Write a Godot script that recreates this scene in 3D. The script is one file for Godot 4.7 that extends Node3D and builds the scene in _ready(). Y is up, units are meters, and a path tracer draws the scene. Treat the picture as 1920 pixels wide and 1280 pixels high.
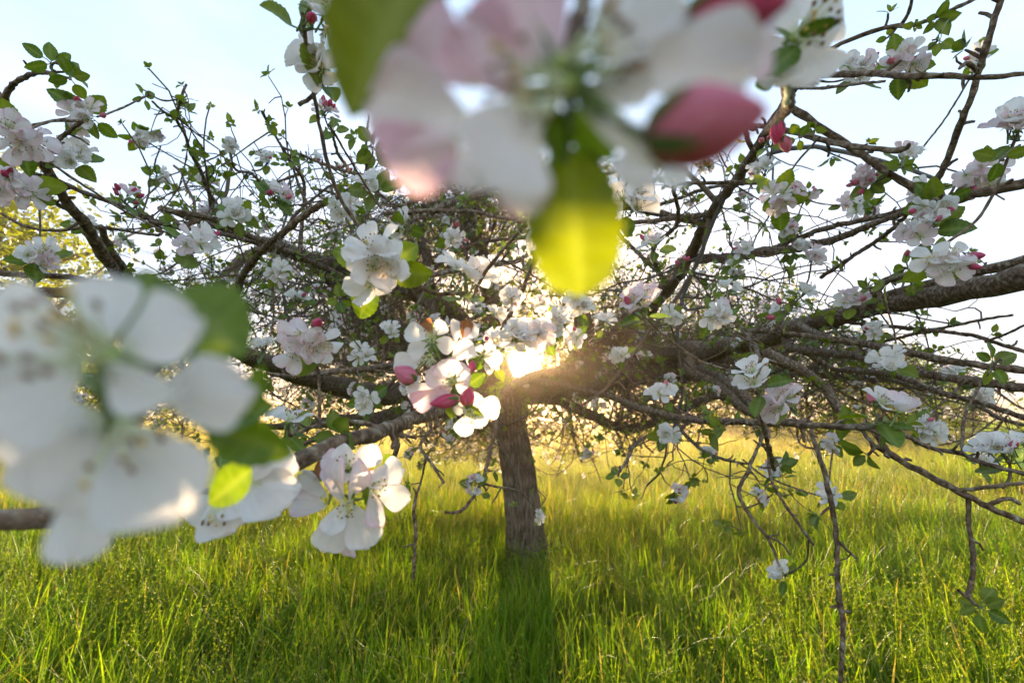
extends Node3D
# Backlit apple tree in blossom over a meadow.

const FPX := 853.33            # focal length in pixels of the 1920 x 1280 photograph
var eye := Vector3(0, 1.35, 0)
var pitch := deg_to_rad(9.65)
var cr := Vector3.RIGHT
var cu := Vector3.UP
var cf := Vector3.FORWARD
var rng := RandomNumberGenerator.new()
var sun_dir := Vector3.ZERO    # towards the sun
var M := {}
var tree: Node3D
var nodes_p := PackedVector3Array()   # points on the tree's wood, for joining twigs
var nodes_r := PackedFloat32Array()
var trunk_at := Vector3.ZERO
var petal_hi := {}
var bud_mesh := {}
var leaf_mesh := []
var leaf_gold := []
var stamen_mesh := []
var flower_mesh := []
var spot_rosette := []
var spot_flower := []
var t_start := 0

# ---------------------------------------------------------------- mesh buffer
class Buf:
	var v := PackedVector3Array()
	var n := PackedVector3Array()
	var c := PackedColorArray()
	var ix := PackedInt32Array()

	func tri(a: int, b: int, d: int) -> void:
		var f := (v[d] - v[a]).cross(v[b] - v[a])
		if f.dot(n[a] + n[b] + n[d]) < 0.0:
			ix.append(a); ix.append(d); ix.append(b)
		else:
			ix.append(a); ix.append(b); ix.append(d)

	func vert(p: Vector3, q: Vector3, col: Color) -> int:
		v.append(p); n.append(q); c.append(col)
		return v.size() - 1

	func append(o: Buf, x: Transform3D, tint := Color.WHITE) -> void:
		var at := v.size()
		var inv := x.basis.inverse().transposed()
		for k in o.v.size():
			v.append(x * o.v[k])
			n.append((inv * o.n[k]).normalized())
			c.append(o.c[k] * tint)
		var flip := x.basis.determinant() < 0.0
		for k in range(0, o.ix.size(), 3):
			ix.append(at + o.ix[k])
			ix.append(at + o.ix[k + (2 if flip else 1)])
			ix.append(at + o.ix[k + (1 if flip else 2)])

	# a sheet of rows x cols points, its normals towards the side given by right x down
	func grid(p: PackedVector3Array, rows: int, cols: int, cols_c: PackedColorArray) -> void:
		var at := v.size()
		for r in rows:
			for k in cols:
				var a := p[r * cols + maxi(k - 1, 0)]
				var b := p[r * cols + mini(k + 1, cols - 1)]
				var d := p[maxi(r - 1, 0) * cols + k]
				var e := p[mini(r + 1, rows - 1) * cols + k]
				var q := (b - a).cross(e - d)
				if q.length_squared() < 1e-20:
					q = (p[mini(r + 1, rows - 1) * cols + cols - 1] - p[mini(r + 1, rows - 1) * cols]).cross(e - d)
				if q.length_squared() < 1e-20:
					q = (p[maxi(r - 1, 0) * cols + cols - 1] - p[maxi(r - 1, 0) * cols]).cross(e - d)
				v.append(p[r * cols + k]); n.append(q.normalized() if q.length_squared() > 1e-24 else Vector3.UP); c.append(cols_c[r * cols + k])
		for r in rows - 1:
			for k in cols - 1:
				var i0 := at + r * cols + k
				tri(i0, i0 + 1, i0 + cols)
				tri(i0 + 1, i0 + cols + 1, i0 + cols)

	func tube(p: PackedVector3Array, rad: PackedFloat32Array, sides: int, col: Color, rough := 0.0, g: RandomNumberGenerator = null) -> void:
		if p.size() < 2:
			return
		var t := (p[1] - p[0]).normalized()
		var side := t.cross(Vector3.UP)
		if side.length() < 0.1:
			side = t.cross(Vector3.RIGHT)
		side = side.normalized()
		var first := v.size()
		for k in p.size():
			t = (p[mini(k + 1, p.size() - 1)] - p[maxi(k - 1, 0)]).normalized()
			side = (side - t * side.dot(t)).normalized()
			var up := t.cross(side)
			for s in sides:
				var a := TAU * s / sides
				var q := side * cos(a) + up * sin(a)
				var r := rad[k]
				if rough > 0.0:
					r *= 1.0 + g.randf_range(-rough, rough)
				v.append(p[k] + q * r); n.append(q); c.append(col)
		for k in p.size() - 1:
			for s in sides:
				var a := first + k * sides + s
				var b := first + k * sides + (s + 1) % sides
				tri(a, b, a + sides)
				tri(b, b + sides, a + sides)
		var tip := vert(p[p.size() - 1] + t * rad[p.size() - 1] * 0.6, t, col)
		var last := first + (p.size() - 1) * sides
		for s in sides:
			tri(last + s, last + (s + 1) % sides, tip)

	func blob(at: Vector3, r: Vector3, col: Color) -> void:
		var k := v.size()
		for d in [Vector3.UP, Vector3.DOWN, Vector3.LEFT, Vector3.RIGHT, Vector3.FORWARD, Vector3.BACK]:
			vert(at + d * r, d, col)
		for q in [[0, 2, 4], [0, 4, 3], [0, 3, 5], [0, 5, 2], [1, 2, 4], [1, 4, 3], [1, 3, 5], [1, 5, 2]]:
			tri(k + q[0], k + q[1], k + q[2])

	func mesh(mat: Material, into: ArrayMesh = null) -> ArrayMesh:
		var m := into if into else ArrayMesh.new()
		if v.is_empty():
			return m
		var a := []
		a.resize(Mesh.ARRAY_MAX)
		a[Mesh.ARRAY_VERTEX] = v
		a[Mesh.ARRAY_NORMAL] = n
		a[Mesh.ARRAY_COLOR] = c
		a[Mesh.ARRAY_INDEX] = ix
		m.add_surface_from_arrays(Mesh.PRIMITIVE_TRIANGLES, a)
		m.surface_set_material(m.get_surface_count() - 1, mat)
		return m

# ---------------------------------------------------------------- small helpers
func lin(r: float, g: float, b: float) -> Color:
	return Color(r, g, b).linear_to_srgb()

func px(x: float, y: float, d: float) -> Vector3:      # a pixel of the photograph at d metres along the view axis
	return eye + cr * ((x - 960.0) / FPX * d) + cu * ((640.0 - y) / FPX * d) + cf * d

func to_px(p: Vector3) -> Vector3:
	var q := p - eye
	var d := q.dot(cf)
	if d < 0.01:
		return Vector3(-9999, -9999, d)
	return Vector3(960.0 + q.dot(cr) / d * FPX, 640.0 - q.dot(cu) / d * FPX, d)

func ground_at(x: float, y: float) -> Vector3:
	var d := px(x, y, 1.0) - eye
	return eye + d * (-eye.y / d.y)

func say(what: String) -> void:
	print("%5.1f s  %s" % [(Time.get_ticks_msec() - t_start) / 1000.0, what])

func rand_dir() -> Vector3:
	return Vector3(rng.randfn(), rng.randfn(), rng.randfn()).normalized()

func frame_y(y: Vector3, toward: Vector3) -> Basis:    # y along the given axis, z as near as possible to TOWARD
	y = y.normalized()
	var x := y.cross(toward)
	if x.length() < 0.001:
		x = y.cross(Vector3.RIGHT)
	x = x.normalized()
	return Basis(x, y, x.cross(y))

func put(called: String, mesh: Mesh, parent: Node, xf := Transform3D.IDENTITY) -> MeshInstance3D:
	var o := MeshInstance3D.new()
	o.name = called
	o.mesh = mesh
	o.transform = xf
	parent.add_child(o, true)
	return o

func tag(o: Node, label: String, category := "", group := "", kind := "") -> void:
	if label: o.set_meta("label", label)
	if category: o.set_meta("category", category)
	if group: o.set_meta("group", group)
	if kind: o.set_meta("kind", kind)

func scatter(called: String, mesh: Mesh, xfs: Array, cols: PackedColorArray, parent: Node) -> MultiMeshInstance3D:
	var mm := MultiMesh.new()
	mm.transform_format = MultiMesh.TRANSFORM_3D
	mm.use_colors = not cols.is_empty()
	mm.mesh = mesh
	mm.instance_count = xfs.size()
	for k in xfs.size():
		mm.set_instance_transform(k, xfs[k])
		if not cols.is_empty():
			mm.set_instance_color(k, cols[k])
	var o := MultiMeshInstance3D.new()
	o.name = called
	o.multimesh = mm
	parent.add_child(o, true)
	return o

func noise_tex(freq: float, ramp: Array, octaves := 5, size := 512, sd := 1, kind := FastNoiseLite.TYPE_SIMPLEX_SMOOTH) -> NoiseTexture2D:
	var t := NoiseTexture2D.new()
	var f := FastNoiseLite.new()
	f.noise_type = kind
	f.seed = sd
	f.frequency = freq
	f.fractal_octaves = octaves
	t.noise = f
	t.width = size
	t.height = size
	t.seamless = true
	if ramp.size():
		var g := Gradient.new()
		var offs := PackedFloat32Array()
		var cs := PackedColorArray()
		for r in ramp:
			offs.append(r[0])
			cs.append(r[1])
		g.offsets = offs
		g.colors = cs
		t.color_ramp = g
	return t

# ---------------------------------------------------------------- materials
func thin_sheet(name_: String, back: Color, rough: float, spec := 0.4) -> StandardMaterial3D:
	var m := StandardMaterial3D.new()
	m.resource_name = name_
	m.albedo_color = Color.WHITE
	m.vertex_color_use_as_albedo = true
	m.roughness = rough
	m.metallic_specular = spec
	m.cull_mode = BaseMaterial3D.CULL_DISABLED
	m.backlight_enabled = true
	m.backlight = back
	return m

func make_materials() -> void:
	M.petal = thin_sheet("petal", Color(1.0, 0.985, 0.96), 0.55, 0.3)
	M.leaf = thin_sheet("leaf", Color(1.0, 0.97, 0.42), 0.42, 0.45)
	M.grass = thin_sheet("grass", Color(1.0, 0.97, 0.45), 0.5, 0.35)
	M.straw = thin_sheet("straw", Color(1.0, 0.93, 0.7), 0.7, 0.2)
	var p := StandardMaterial3D.new()
	p.resource_name = "plant_detail"
	p.vertex_color_use_as_albedo = true
	p.roughness = 0.7
	M.plain = p
	var ramp := [[0.0, lin(0.035, 0.022, 0.014)], [0.38, lin(0.11, 0.072, 0.046)], [0.56, lin(0.19, 0.126, 0.08)], [0.68, lin(0.235, 0.16, 0.105)], [0.77, lin(0.3, 0.28, 0.2)], [1.0, lin(0.4, 0.41, 0.31)]]
	for k in [["bark", 7.0, 0.6], ["twig_bark", 13.0, 0.25]]:
		var b := StandardMaterial3D.new()
		b.resource_name = k[0]
		b.albedo_texture = noise_tex(0.02, ramp, 5, 512, 3)
		b.roughness = 0.9
		b.metallic_specular = 0.25
		b.uv1_triplanar = true
		b.uv1_scale = Vector3(k[1], k[1] * 0.8, k[1])
		b.heightmap_enabled = true
		b.heightmap_texture = noise_tex(0.03, [], 5, 512, 4)
		b.heightmap_scale = k[2]
		M[k[0]] = b
	var tb := StandardMaterial3D.new()
	tb.resource_name = "trunk_bark"
	tb.albedo_texture = noise_tex(0.012, [[0.0, lin(0.05, 0.035, 0.025)], [0.4, lin(0.14, 0.1, 0.072)], [0.6, lin(0.22, 0.165, 0.12)], [0.75, lin(0.28, 0.23, 0.17)], [1.0, lin(0.36, 0.33, 0.26)]], 6, 512, 8)
	tb.roughness = 0.95
	tb.metallic_specular = 0.2
	tb.uv1_triplanar = true
	tb.uv1_scale = Vector3(6.0, 1.0, 6.0)
	tb.heightmap_enabled = true
	tb.heightmap_texture = noise_tex(0.02, [], 6, 512, 9)
	tb.heightmap_scale = 2.2
	M.trunk = tb
	M.twig = p.duplicate()
	M.twig.resource_name = "twig"
	M.twig.roughness = 0.85
	var gr := StandardMaterial3D.new()
	gr.resource_name = "meadow_soil"
	gr.albedo_texture = noise_tex(0.02, [[0.0, lin(0.03, 0.035, 0.012)], [0.5, lin(0.075, 0.085, 0.025)], [0.8, lin(0.15, 0.14, 0.05)], [1.0, lin(0.2, 0.17, 0.075)]], 6, 512, 21)
	gr.roughness = 1.0
	gr.metallic_specular = 0.1
	gr.uv1_triplanar = true
	gr.uv1_world_triplanar = true
	gr.uv1_scale = Vector3(0.22, 0.22, 0.22)
	M.ground = gr
	var cr_ := gr.duplicate()
	cr_.resource_name = "crop"
	cr_.albedo_texture = noise_tex(0.02, [[0.0, lin(0.07, 0.13, 0.02)], [0.5, lin(0.12, 0.2, 0.03)], [1.0, lin(0.2, 0.28, 0.05)]], 5, 512, 22)
	cr_.uv1_scale = Vector3(0.1, 0.1, 0.1)
	M.crop = cr_

# ---------------------------------------------------------------- petals, leaves, buds
func petal_buf(rows: int, cols: int, tint: int, cup: float, bend: float) -> Buf:
	var b := Buf.new()
	var p := PackedVector3Array()
	var cc := PackedColorArray()
	var ph := rng.randf() * TAU
	var ruf := rng.randf_range(0.02, 0.055)
	var skew := rng.randf_range(-0.06, 0.06)
	var notch := rng.randf_range(0.0, 0.12)
	var brown := 0.6 if rng.randf() < 0.22 else 0.0
	for r in rows:
		var s := float(r) / (rows - 1)
		var t := 1.0 - pow(1.0 - s, 1.45)
		var hw := 0.63 * pow(t + 0.012, 0.8) * sqrt(maxf(0.0, 1.0 - pow(t, 5.0))) + (0.02 if r < rows - 1 else 0.1)
		for k in cols:
			var u := 2.0 * k / (cols - 1) - 1.0
			var x := u * hw + skew * t * t
			var edge := t * t * t
			var y := t - notch * exp(-pow(u * 3.0, 2.0)) * edge - 0.05 * u * u * edge + 0.018 * sin(u * 9.0 + ph) * edge
			var z := cup * x * x * 1.6 + bend * t * t - 0.06 * t + ruf * sin(u * 4.6 + ph) * t * t + ruf * 0.6 * sin(t * 8.0 + u * 2.0 + ph) + (0.007 * sin(u * 21.0 + 1.5 * sin(t * 5.0 + ph)) * t if cols > 10 else 0.0) + ruf * 0.5 * sin(u * 11.0 + t * 5.0 + ph * 2.0) * t * t * absf(u)
			p.append(Vector3(x, y, z))
			var streak := 0.5 + 0.5 * sin(u * 17.0 + ph + sin(t * 3.0))
			var pink := (0.02 + 0.05 * streak) * (1.0 + 0.8 * sin(ph * 3.0))
			if tint == 1:
				pink = clampf(0.08 + 0.5 * pow(absf(u), 2.0) * t * (0.5 + 0.5 * streak) + 0.18 * t * streak, 0, 1)
			elif tint == 2:
				pink = clampf(0.32 + 0.3 * streak * t + 0.2 * absf(u), 0, 1)
			var col := Color(0.86, 0.85, 0.82).lerp(Color(0.72, 0.27, 0.42), pink)
			if t < 0.12:
				col = col.lerp(Color(0.6, 0.66, 0.35), 0.5)
			if brown > 0.0 and t > 0.8 and sin(u * 3.0 + ph) > 0.75:
				col = col.lerp(Color(0.36, 0.2, 0.08), brown * clampf((t - 0.8) * 6.0, 0, 1))
			if tint == 3:
				col = Color(0.24, 0.09, 0.035).lerp(Color(0.42, 0.2, 0.08), streak)
			cc.append(col)
	b.grid(p, rows, cols, cc)
	return b

func leaf_buf(rows: int, cols: int, green: Color, fold: float, bend: float, blunt := false) -> Buf:
	var b := Buf.new()
	var p := PackedVector3Array()
	var cc := PackedColorArray()
	var ph := rng.randf() * TAU
	for r in rows:
		var t := float(r) / (rows - 1)
		var hw := 0.33 * pow(maxf(sin(PI * pow(t, 0.82)), 0.0), 0.75) + 0.008
		if blunt:
			hw = 0.32 * pow(maxf(sin(PI * pow(t, 1.05)), 0.0), 0.42) + 0.008
		for k in cols:
			var u := 2.0 * k / (cols - 1) - 1.0
			var tooth := 0.0
			if rows > 12 and absf(u) > 0.95:
				tooth = 0.07 if r % 2 == 0 else -0.04
			var x := u * hw * (1.0 + tooth)
			var z := absf(x) * fold + bend * t * t + 0.02 * sin(t * 11.0 + absf(u) * 3.0 + ph) * absf(u)
			if rows > 12 and absf(u) < 0.95 and absf(u) > 0.05:
				z += 0.008 * (1.0 if r % 2 == 0 else -1.0)
			p.append(Vector3(x, t - 0.05 * absf(u) * (1.0 - t), z))
			var col := green * (0.86 + 0.28 * rng.randf())
			if absf(u) < 0.05:
				col = green.lerp(Color(0.3, 0.36, 0.12), 0.5)
			elif rows > 12 and r % 3 == 0:
				col = col.lerp(Color(0.22, 0.28, 0.07), 0.3)
			col.a = 1.0
			cc.append(col)
	b.grid(p, rows, cols, cc)
	return b

func bud_buf(rows: int, cols: int, deep: float) -> Buf:
	var b := Buf.new()
	for f in 4:                 # petals wrapped round each other
		var p := PackedVector3Array()
		var cc := PackedColorArray()
		var a0 := TAU * f / 4.0
		for r in rows:
			var t := float(r) / (rows - 1)
			for k in cols:
				var u := float(k) / (cols - 1)
				var a := a0 + (u - 0.5) * 2.7 + t * 0.9
				var rad := 0.29 * pow(maxf(sin(PI * pow(minf(t, 0.985), 0.8)), 0.0), 0.6) * (1.0 + 0.16 * (u - 0.3) * sin(PI * t)) + 0.006 * sin(u * 14.0 + t * 3.0)
				p.append(Vector3(cos(a) * rad, t * (0.93 + 0.07 * sin(u * PI)) + 0.02 * f, sin(a) * rad))
				var streak := 0.5 + 0.5 * sin(u * 19.0 + f * 2.0 + sin(t * 4.0))
				cc.append(Color(0.68, 0.08, 0.2).lerp(Color(0.9, 0.52, 0.58), clampf((1.0 - deep) * 0.7 + streak * 0.2 + pow(u, 4.0) * 0.25 + 0.06 * f - 0.12, 0, 1)))
		b.grid(p, rows, cols, cc)
	for f in 5:                 # downy sepals at the foot
		var p := PackedVector3Array()
		var cc := PackedColorArray()
		for r in 6:
			var t := r / 5.0
			var y := 0.02 + 0.42 * t
			var rad := 0.31 * pow(sin(PI * pow(y, 0.8)), 0.6) + 0.012 + 0.05 * t * t
			for k in 3:
				var a := TAU * f / 5.0 + (k - 1) * 0.5 * (1.0 - t)
				p.append(Vector3(cos(a) * rad, y, sin(a) * rad))
				cc.append(Color(0.17, 0.24, 0.07) if k == 1 else Color(0.13, 0.19, 0.05))
		b.grid(p, 6, 3, cc)
	return b

func stamen_buf(count: int, brown: bool, sides: int) -> Buf:     # metres; the flower looks along +y
	var b := Buf.new()
	for k in count:
		var a := TAU * k / count + rng.randf_range(-0.15, 0.15)
		var tilt := rng.randf_range(0.12, 0.75)
		var d := Vector3(cos(a) * sin(tilt), cos(tilt), sin(a) * sin(tilt))
		var l := rng.randf_range(0.007, 0.0115)
		var base := Vector3(cos(a), 0.4, sin(a)) * 0.0016
		var tip := base + d * l
		b.tube(PackedVector3Array([base, base.lerp(tip, 0.5) + Vector3(0, 0.0006, 0), tip]), PackedFloat32Array([0.0003, 0.00026, 0.00022]), sides, Color(0.66, 0.68, 0.42))
		var anther := Color(0.62, 0.4, 0.09) if not brown or rng.randf() < 0.4 else Color(0.22, 0.1, 0.035)
		b.blob(tip, Vector3(0.0008, 0.0011, 0.0008), anther)
	b.blob(Vector3(0, -0.001, 0), Vector3(0.0024, 0.003, 0.0024), Color(0.34, 0.42, 0.1))
	for k in 5:      # sepals and stalk behind the petals
		var a := TAU * (k + 0.5) / 5.0
		var q := PackedVector3Array()
		var cc := PackedColorArray()
		for r in 4:
			var t := r / 3.0
			for u in [-1.0, 0.0, 1.0]:
				var w: float = u * 0.0019 * (1.0 - t) * (1.0 if t > 0 else 0.7)
				q.append(Vector3(cos(a), 0, sin(a)) * (0.0015 + 0.007 * t) + Vector3(-sin(a), 0, cos(a)) * w + Vector3(0, -0.002 - 0.002 * t * t, 0))
				cc.append(Color(0.13, 0.19, 0.05))
		b.grid(q, 4, 3, cc)
	b.tube(PackedVector3Array([Vector3(0, -0.0015, 0), Vector3(0.001, -0.009, 0), Vector3(0.003, -0.019, 0.001)]), PackedFloat32Array([0.0016, 0.0009, 0.001]), sides, Color(0.17, 0.23, 0.06))
	return b

func flower_petal_xf(k: int, open: float, len_: float, wid: float) -> Transform3D:
	var a := TAU * k / 5.0 + rng.randf_range(-0.16, 0.16)
	var o := open + rng.randf_range(-0.22, 0.22)
	var rad := Vector3(cos(a), 0, sin(a))
	var y := Vector3.UP * cos(o) + rad * sin(o)
	var z := Vector3.UP * sin(o) - rad * cos(o)
	var x := y.cross(z)
	var roll := rng.randf_range(-0.3, 0.3)
	return Transform3D(Basis(x * wid, y * len_, z * len_) * Basis(Vector3.UP, roll), rad * 0.0016)

func make_organs() -> void:
	for tint in 4:
		petal_hi[tint] = []
		for k in 5:
			petal_hi[tint].append(petal_buf(16, 15, tint, rng.randf_range(0.2, 0.95), rng.randf_range(-0.2, 0.2)).mesh(M.petal))
	for deep in [1.0, 0.45]:
		bud_mesh[deep] = bud_buf(11, 8, deep).mesh(M.petal)
	for g in [Color(0.13, 0.21, 0.018), Color(0.09, 0.16, 0.018), Color(0.19, 0.25, 0.018), Color(0.15, 0.2, 0.035), Color(0.3, 0.3, 0.014), Color(0.17, 0.2, 0.014)]:
		leaf_mesh.append(leaf_buf(17, 7, g, rng.randf_range(0.2, 0.5), rng.randf_range(-0.3, -0.05)).mesh(M.leaf))
		leaf_mesh.append(leaf_buf(17, 7, g * 1.1, rng.randf_range(0.1, 0.3), rng.randf_range(-0.1, 0.2)).mesh(M.leaf))
	leaf_mesh.append(leaf_buf(19, 9, Color(0.21, 0.255, 0.014), 0.3, 0.1, true).mesh(M.leaf))
	for k in 3:
		stamen_mesh.append(stamen_buf(18, k > 0, 4).mesh(M.plain))
	for tint in 2:
		for k in 4:
			var pb := Buf.new()
			var open := 1.25 - 0.17 * k
			for q in 5:
				pb.append(petal_buf(7, 6, tint, rng.randf_range(0.3, 0.8), rng.randf_range(-0.1, 0.2)), flower_petal_xf(q, open, 0.0215 * rng.randf_range(0.88, 1.12), 0.0175 * rng.randf_range(0.8, 1.12)))
			var m := pb.mesh(M.petal)
			flower_mesh.append(stamen_buf(13, k > 1, 3).mesh(M.plain, m))

# ---------------------------------------------------------------- wood
func smooth_path(a: Array, wobble := 0.22) -> Array:      # [[point, radius], ...] -> [points, radii], bent smoothly through them
	var pts := PackedVector3Array()
	var rad := PackedFloat32Array()
	for k in a.size() - 1:
		var p0: Vector3 = a[maxi(k - 1, 0)][0]
		var p1: Vector3 = a[k][0]
		var p2: Vector3 = a[k + 1][0]
		var p3: Vector3 = a[mini(k + 2, a.size() - 1)][0]
		var r1: float = a[k][1]
		var r2: float = a[k + 1][1]
		var sub := clampi(int((p2 - p1).length() / maxf(0.5 * (r1 + r2) * 2.2, 0.006)), 3, 22)
		for s in sub:
			var t := float(s) / sub
			var q := 0.5 * ((2.0 * p1) + (p2 - p0) * t + (2.0 * p0 - 5.0 * p1 + 4.0 * p2 - p3) * t * t + (3.0 * p1 - p0 - 3.0 * p2 + p3) * t * t * t)
			var r := lerpf(r1, r2, t)
			pts.append(q + rand_dir() * r * wobble)
			rad.append(r * (1.0 + wobble * rng.randf_range(-0.35, 0.5)))
	pts.append(a[a.size() - 1][0])
	rad.append(a[a.size() - 1][1])
	return [pts, rad]

func remember(pts: PackedVector3Array, rad: PackedFloat32Array) -> void:
	for k in pts.size():
		nodes_p.append(pts[k])
		nodes_r.append(rad[k])

func nearest_wood(p: Vector3, min_r: float, beyond := 0.0) -> int:
	var best := -1
	var bd := 1e9
	for k in nodes_p.size():
		if nodes_r[k] < min_r:
			continue
		var d := nodes_p[k].distance_squared_to(p)
		if d < bd and d > beyond * beyond:
			bd = d
			best = k
	return best

# a branch followed in the photograph: each point is x, y in its pixels, depth in metres, thickness in pixels; inner end first
func traced(called: String, a: Array, spurs := 0.5, join := true, lichen := true) -> MeshInstance3D:
	var q := []
	for e in a:
		q.append([px(e[0], e[1], e[2]), e[3] * 0.45 / FPX * e[2]])
	if join and nodes_p.size():
		var k := nearest_wood(q[0][0], q[0][1] * 0.9)
		if k < 0:
			k = nearest_wood(q[0][0], 0.0)
		if nodes_p[k].distance_to(q[0][0]) > 0.01:
			q.push_front([nodes_p[k], minf(nodes_r[k] * 0.9, q[0][1] * 1.25)])
	var s := smooth_path(q)
	var pts: PackedVector3Array = s[0]
	var rad: PackedFloat32Array = s[1]
	var b := Buf.new()
	b.tube(pts, rad, 11, Color.WHITE, 0.16, rng)
	for k in range(2, pts.size() - 1):        # short fruiting spurs and knobs
		if to_px(pts[k]).z > 0.32 and rng.randf() < spurs * (pts[k] - pts[k - 1]).length() / 0.03:
			var t := (pts[k + 1] - pts[k]).normalized()
			var side := (rand_dir().cross(t)).normalized()
			var l := rng.randf_range(0.006, 0.026)
			var d := (side + t * rng.randf_range(0.1, 0.8)).normalized()
			var r := minf(rad[k] * 0.55, 0.0028)
			var mid := pts[k] + d * (rad[k] + l * 0.5)
			b.tube(PackedVector3Array([pts[k], mid, mid + (d + rand_dir() * 0.5).normalized() * l * 0.5]), PackedFloat32Array([r * 1.2, r, r * 0.8]), 5, Color.WHITE, 0.15, rng)
			if rng.randf() < 0.22:
				spot_rosette.append([mid + d * l * 0.5, d])
	remember(pts, rad)
	return put(called, b.mesh(M.bark), tree)

func crown_top(p: Vector3) -> float:
	var r := Vector2(p.x - trunk_at.x, p.z - trunk_at.z).length()
	var top := 3.5 - 0.44 * r
	if p.x > 0.4 and p.z > trunk_at.z + 0.6:
		top -= 0.32 * minf(p.x - 0.4, 1.6)
	return top

var twigs := Buf.new()
var n_branch := 0

func grow(p: Vector3, dir: Vector3, length: float, r0: float, level: int) -> void:
	var step: float = [0.16, 0.09, 0.06, 0.035][level]
	var n := maxi(2, int(length / step))
	var pts := PackedVector3Array([p])
	var rad := PackedFloat32Array([r0])
	for k in n:
		dir = (dir + rand_dir() * [0.16, 0.26, 0.34, 0.42][level] + Vector3(0, [0.0, 0.02, 0.05, 0.1][level], 0)).normalized()
		var top := crown_top(p)
		if p.y > top:
			if p.y > top + 0.3 and level > 0:
				break
			dir = (dir + Vector3(0, -0.3 if level > 0 else -0.5, 0)).normalized()
		var low := 1.32 if p.z < trunk_at.z + 2.6 else 1.15
		if p.z < trunk_at.z - 0.4:
			low = 1.15 if p.z > trunk_at.z - 1.6 else 0.85
			if p.z < trunk_at.z - 1.2:
				dir = (dir + Vector3(0, -0.09, 0)).normalized()
		if p.y < low:
			if p.y < low - 0.25 and level > 0:
				break
			dir = (dir + Vector3(0, 0.2 if level > 0 else 0.4, 0)).normalized()
		p += dir * step
		var q := to_px(p)
		if q.z < 1.15 and q.z > -0.6:
			break
		if level >= 2 and k == 0 and q.x > 1430.0 and q.z < 3.2 and rng.randf() < 0.5:
			return
		var off := sun_off(p)      # the sun shines through a hole in the crown here
		var hole := 0.02 + 0.033 * p.distance_to(eye) + 0.03 * (2 - mini(level, 2))
		if off.length() < hole:
			if level > 1:
				break
			p += off.normalized() * (hole - off.length())
			dir = (dir + off.normalized() * 0.5).normalized()
		pts.append(p)
		rad.append(r0 * lerpf(1.0, [0.35, 0.4, 0.5, 0.7][level], float(k + 1) / n))
	if pts.size() < 2:
		return
	var col := Color(0.115, 0.072, 0.043) * rng.randf_range(0.65, 1.35)
	if rng.randf() < 0.2:
		col = Color(0.1, 0.09, 0.068)
	col.a = 1.0
	if level == 0:
		var b := Buf.new()
		b.tube(pts, rad, 8, Color.WHITE, 0.1, rng)
		put("limb", b.mesh(M.bark), tree)
	elif level == 1 and n_branch < 285:
		var b := Buf.new()
		b.tube(pts, rad, 6, Color.WHITE, 0.1, rng)
		put("branch", b.mesh(M.twig_bark), tree)
		n_branch += 1
	else:
		twigs.tube(pts, rad, 4 if level == 1 else 3, col)
	if level <= 1:
		remember(pts, rad)
	var end := pts[pts.size() - 1]
	if level >= 2:
		var far := end.z < trunk_at.z - 0.5
		var roll := rng.randf()
		var fl := 0.06 if not far else 0.12
		if roll < fl:
			spot_flower.append([end, dir])
		elif roll < 0.6:
			spot_rosette.append([end, dir])
	sprout(pts, rad, level + 1, 0.3 if level == 0 else 0.15)

func sprout(pts: PackedVector3Array, rad: PackedFloat32Array, level: int, from: float) -> void:
	if level > 3:
		return
	var gap: float = [0.0, 0.13, 0.093, 0.077][level]
	var run := gap * rng.randf()
	for k in range(1, pts.size()):
		var seg := pts[k] - pts[k - 1]
		run += seg.length()
		if float(k) / pts.size() < from:
			continue
		while run > gap:
			run -= gap * rng.randf_range(0.7, 1.35)
			if level == 1 and to_px(pts[k]).z < 1.25:
				continue
			var t := seg.normalized()
			var side := rand_dir().cross(t).normalized()
			side = (side + Vector3(0, 0.25, 0)).normalized()
			var d := (t * rng.randf_range(0.25, 0.9) + side).normalized()
			var length: float = [0.0, rng.randf_range(0.55, 1.5), rng.randf_range(0.18, 0.7), rng.randf_range(0.04, 0.22)][level]
			var r: float = [0.0, minf(rad[k] * 0.6, rng.randf_range(0.008, 0.016)), minf(rad[k] * 0.6, rng.randf_range(0.003, 0.0055)), rng.randf_range(0.0014, 0.0024)][level]
			grow(pts[k], d, length, r, level)

# ---------------------------------------------------------------- blossom clusters
func cluster_node(c: Vector3, label := "") -> Node3D:
	var o := Node3D.new()
	o.name = "blossom_cluster"
	o.position = c
	tree.add_child(o, true)
	if label:
		o.set_meta("label", label)
	return o

func spur(o: Node3D, c: Vector3, axis: Vector3, r: float) -> void:     # the woody stalk from the cluster to the nearest branch
	var k := nearest_wood(c - axis * 0.03, 0.0012)
	if k < 0:
		return
	var to := nodes_p[k]
	var d := to.distance_to(c)
	var start := c - axis * 0.012
	var mid := start.lerp(to, 0.5) - axis * minf(d * 0.15, 0.05) + rand_dir() * d * 0.06
	var s := smooth_path([[to, minf(nodes_r[k], r * 1.3)], [mid, r * 1.1], [start, r], [c - axis * 0.003, r * 0.8]])
	var b := Buf.new()
	b.tube(s[0], s[1], 6, Color.WHITE, 0.12, rng)
	put("spur_twig", b.mesh(M.twig_bark), o, Transform3D(Basis.IDENTITY, -c))
	remember(s[0], s[1])

func stalk_buf(b: Buf, from: Vector3, to: Vector3, r: float) -> void:
	var mid := from.lerp(to, 0.5) + rand_dir() * from.distance_to(to) * 0.12
	b.tube(PackedVector3Array([from, mid, to]), PackedFloat32Array([r, r * 0.85, r]), 5, Color(0.15, 0.2, 0.055))

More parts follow.
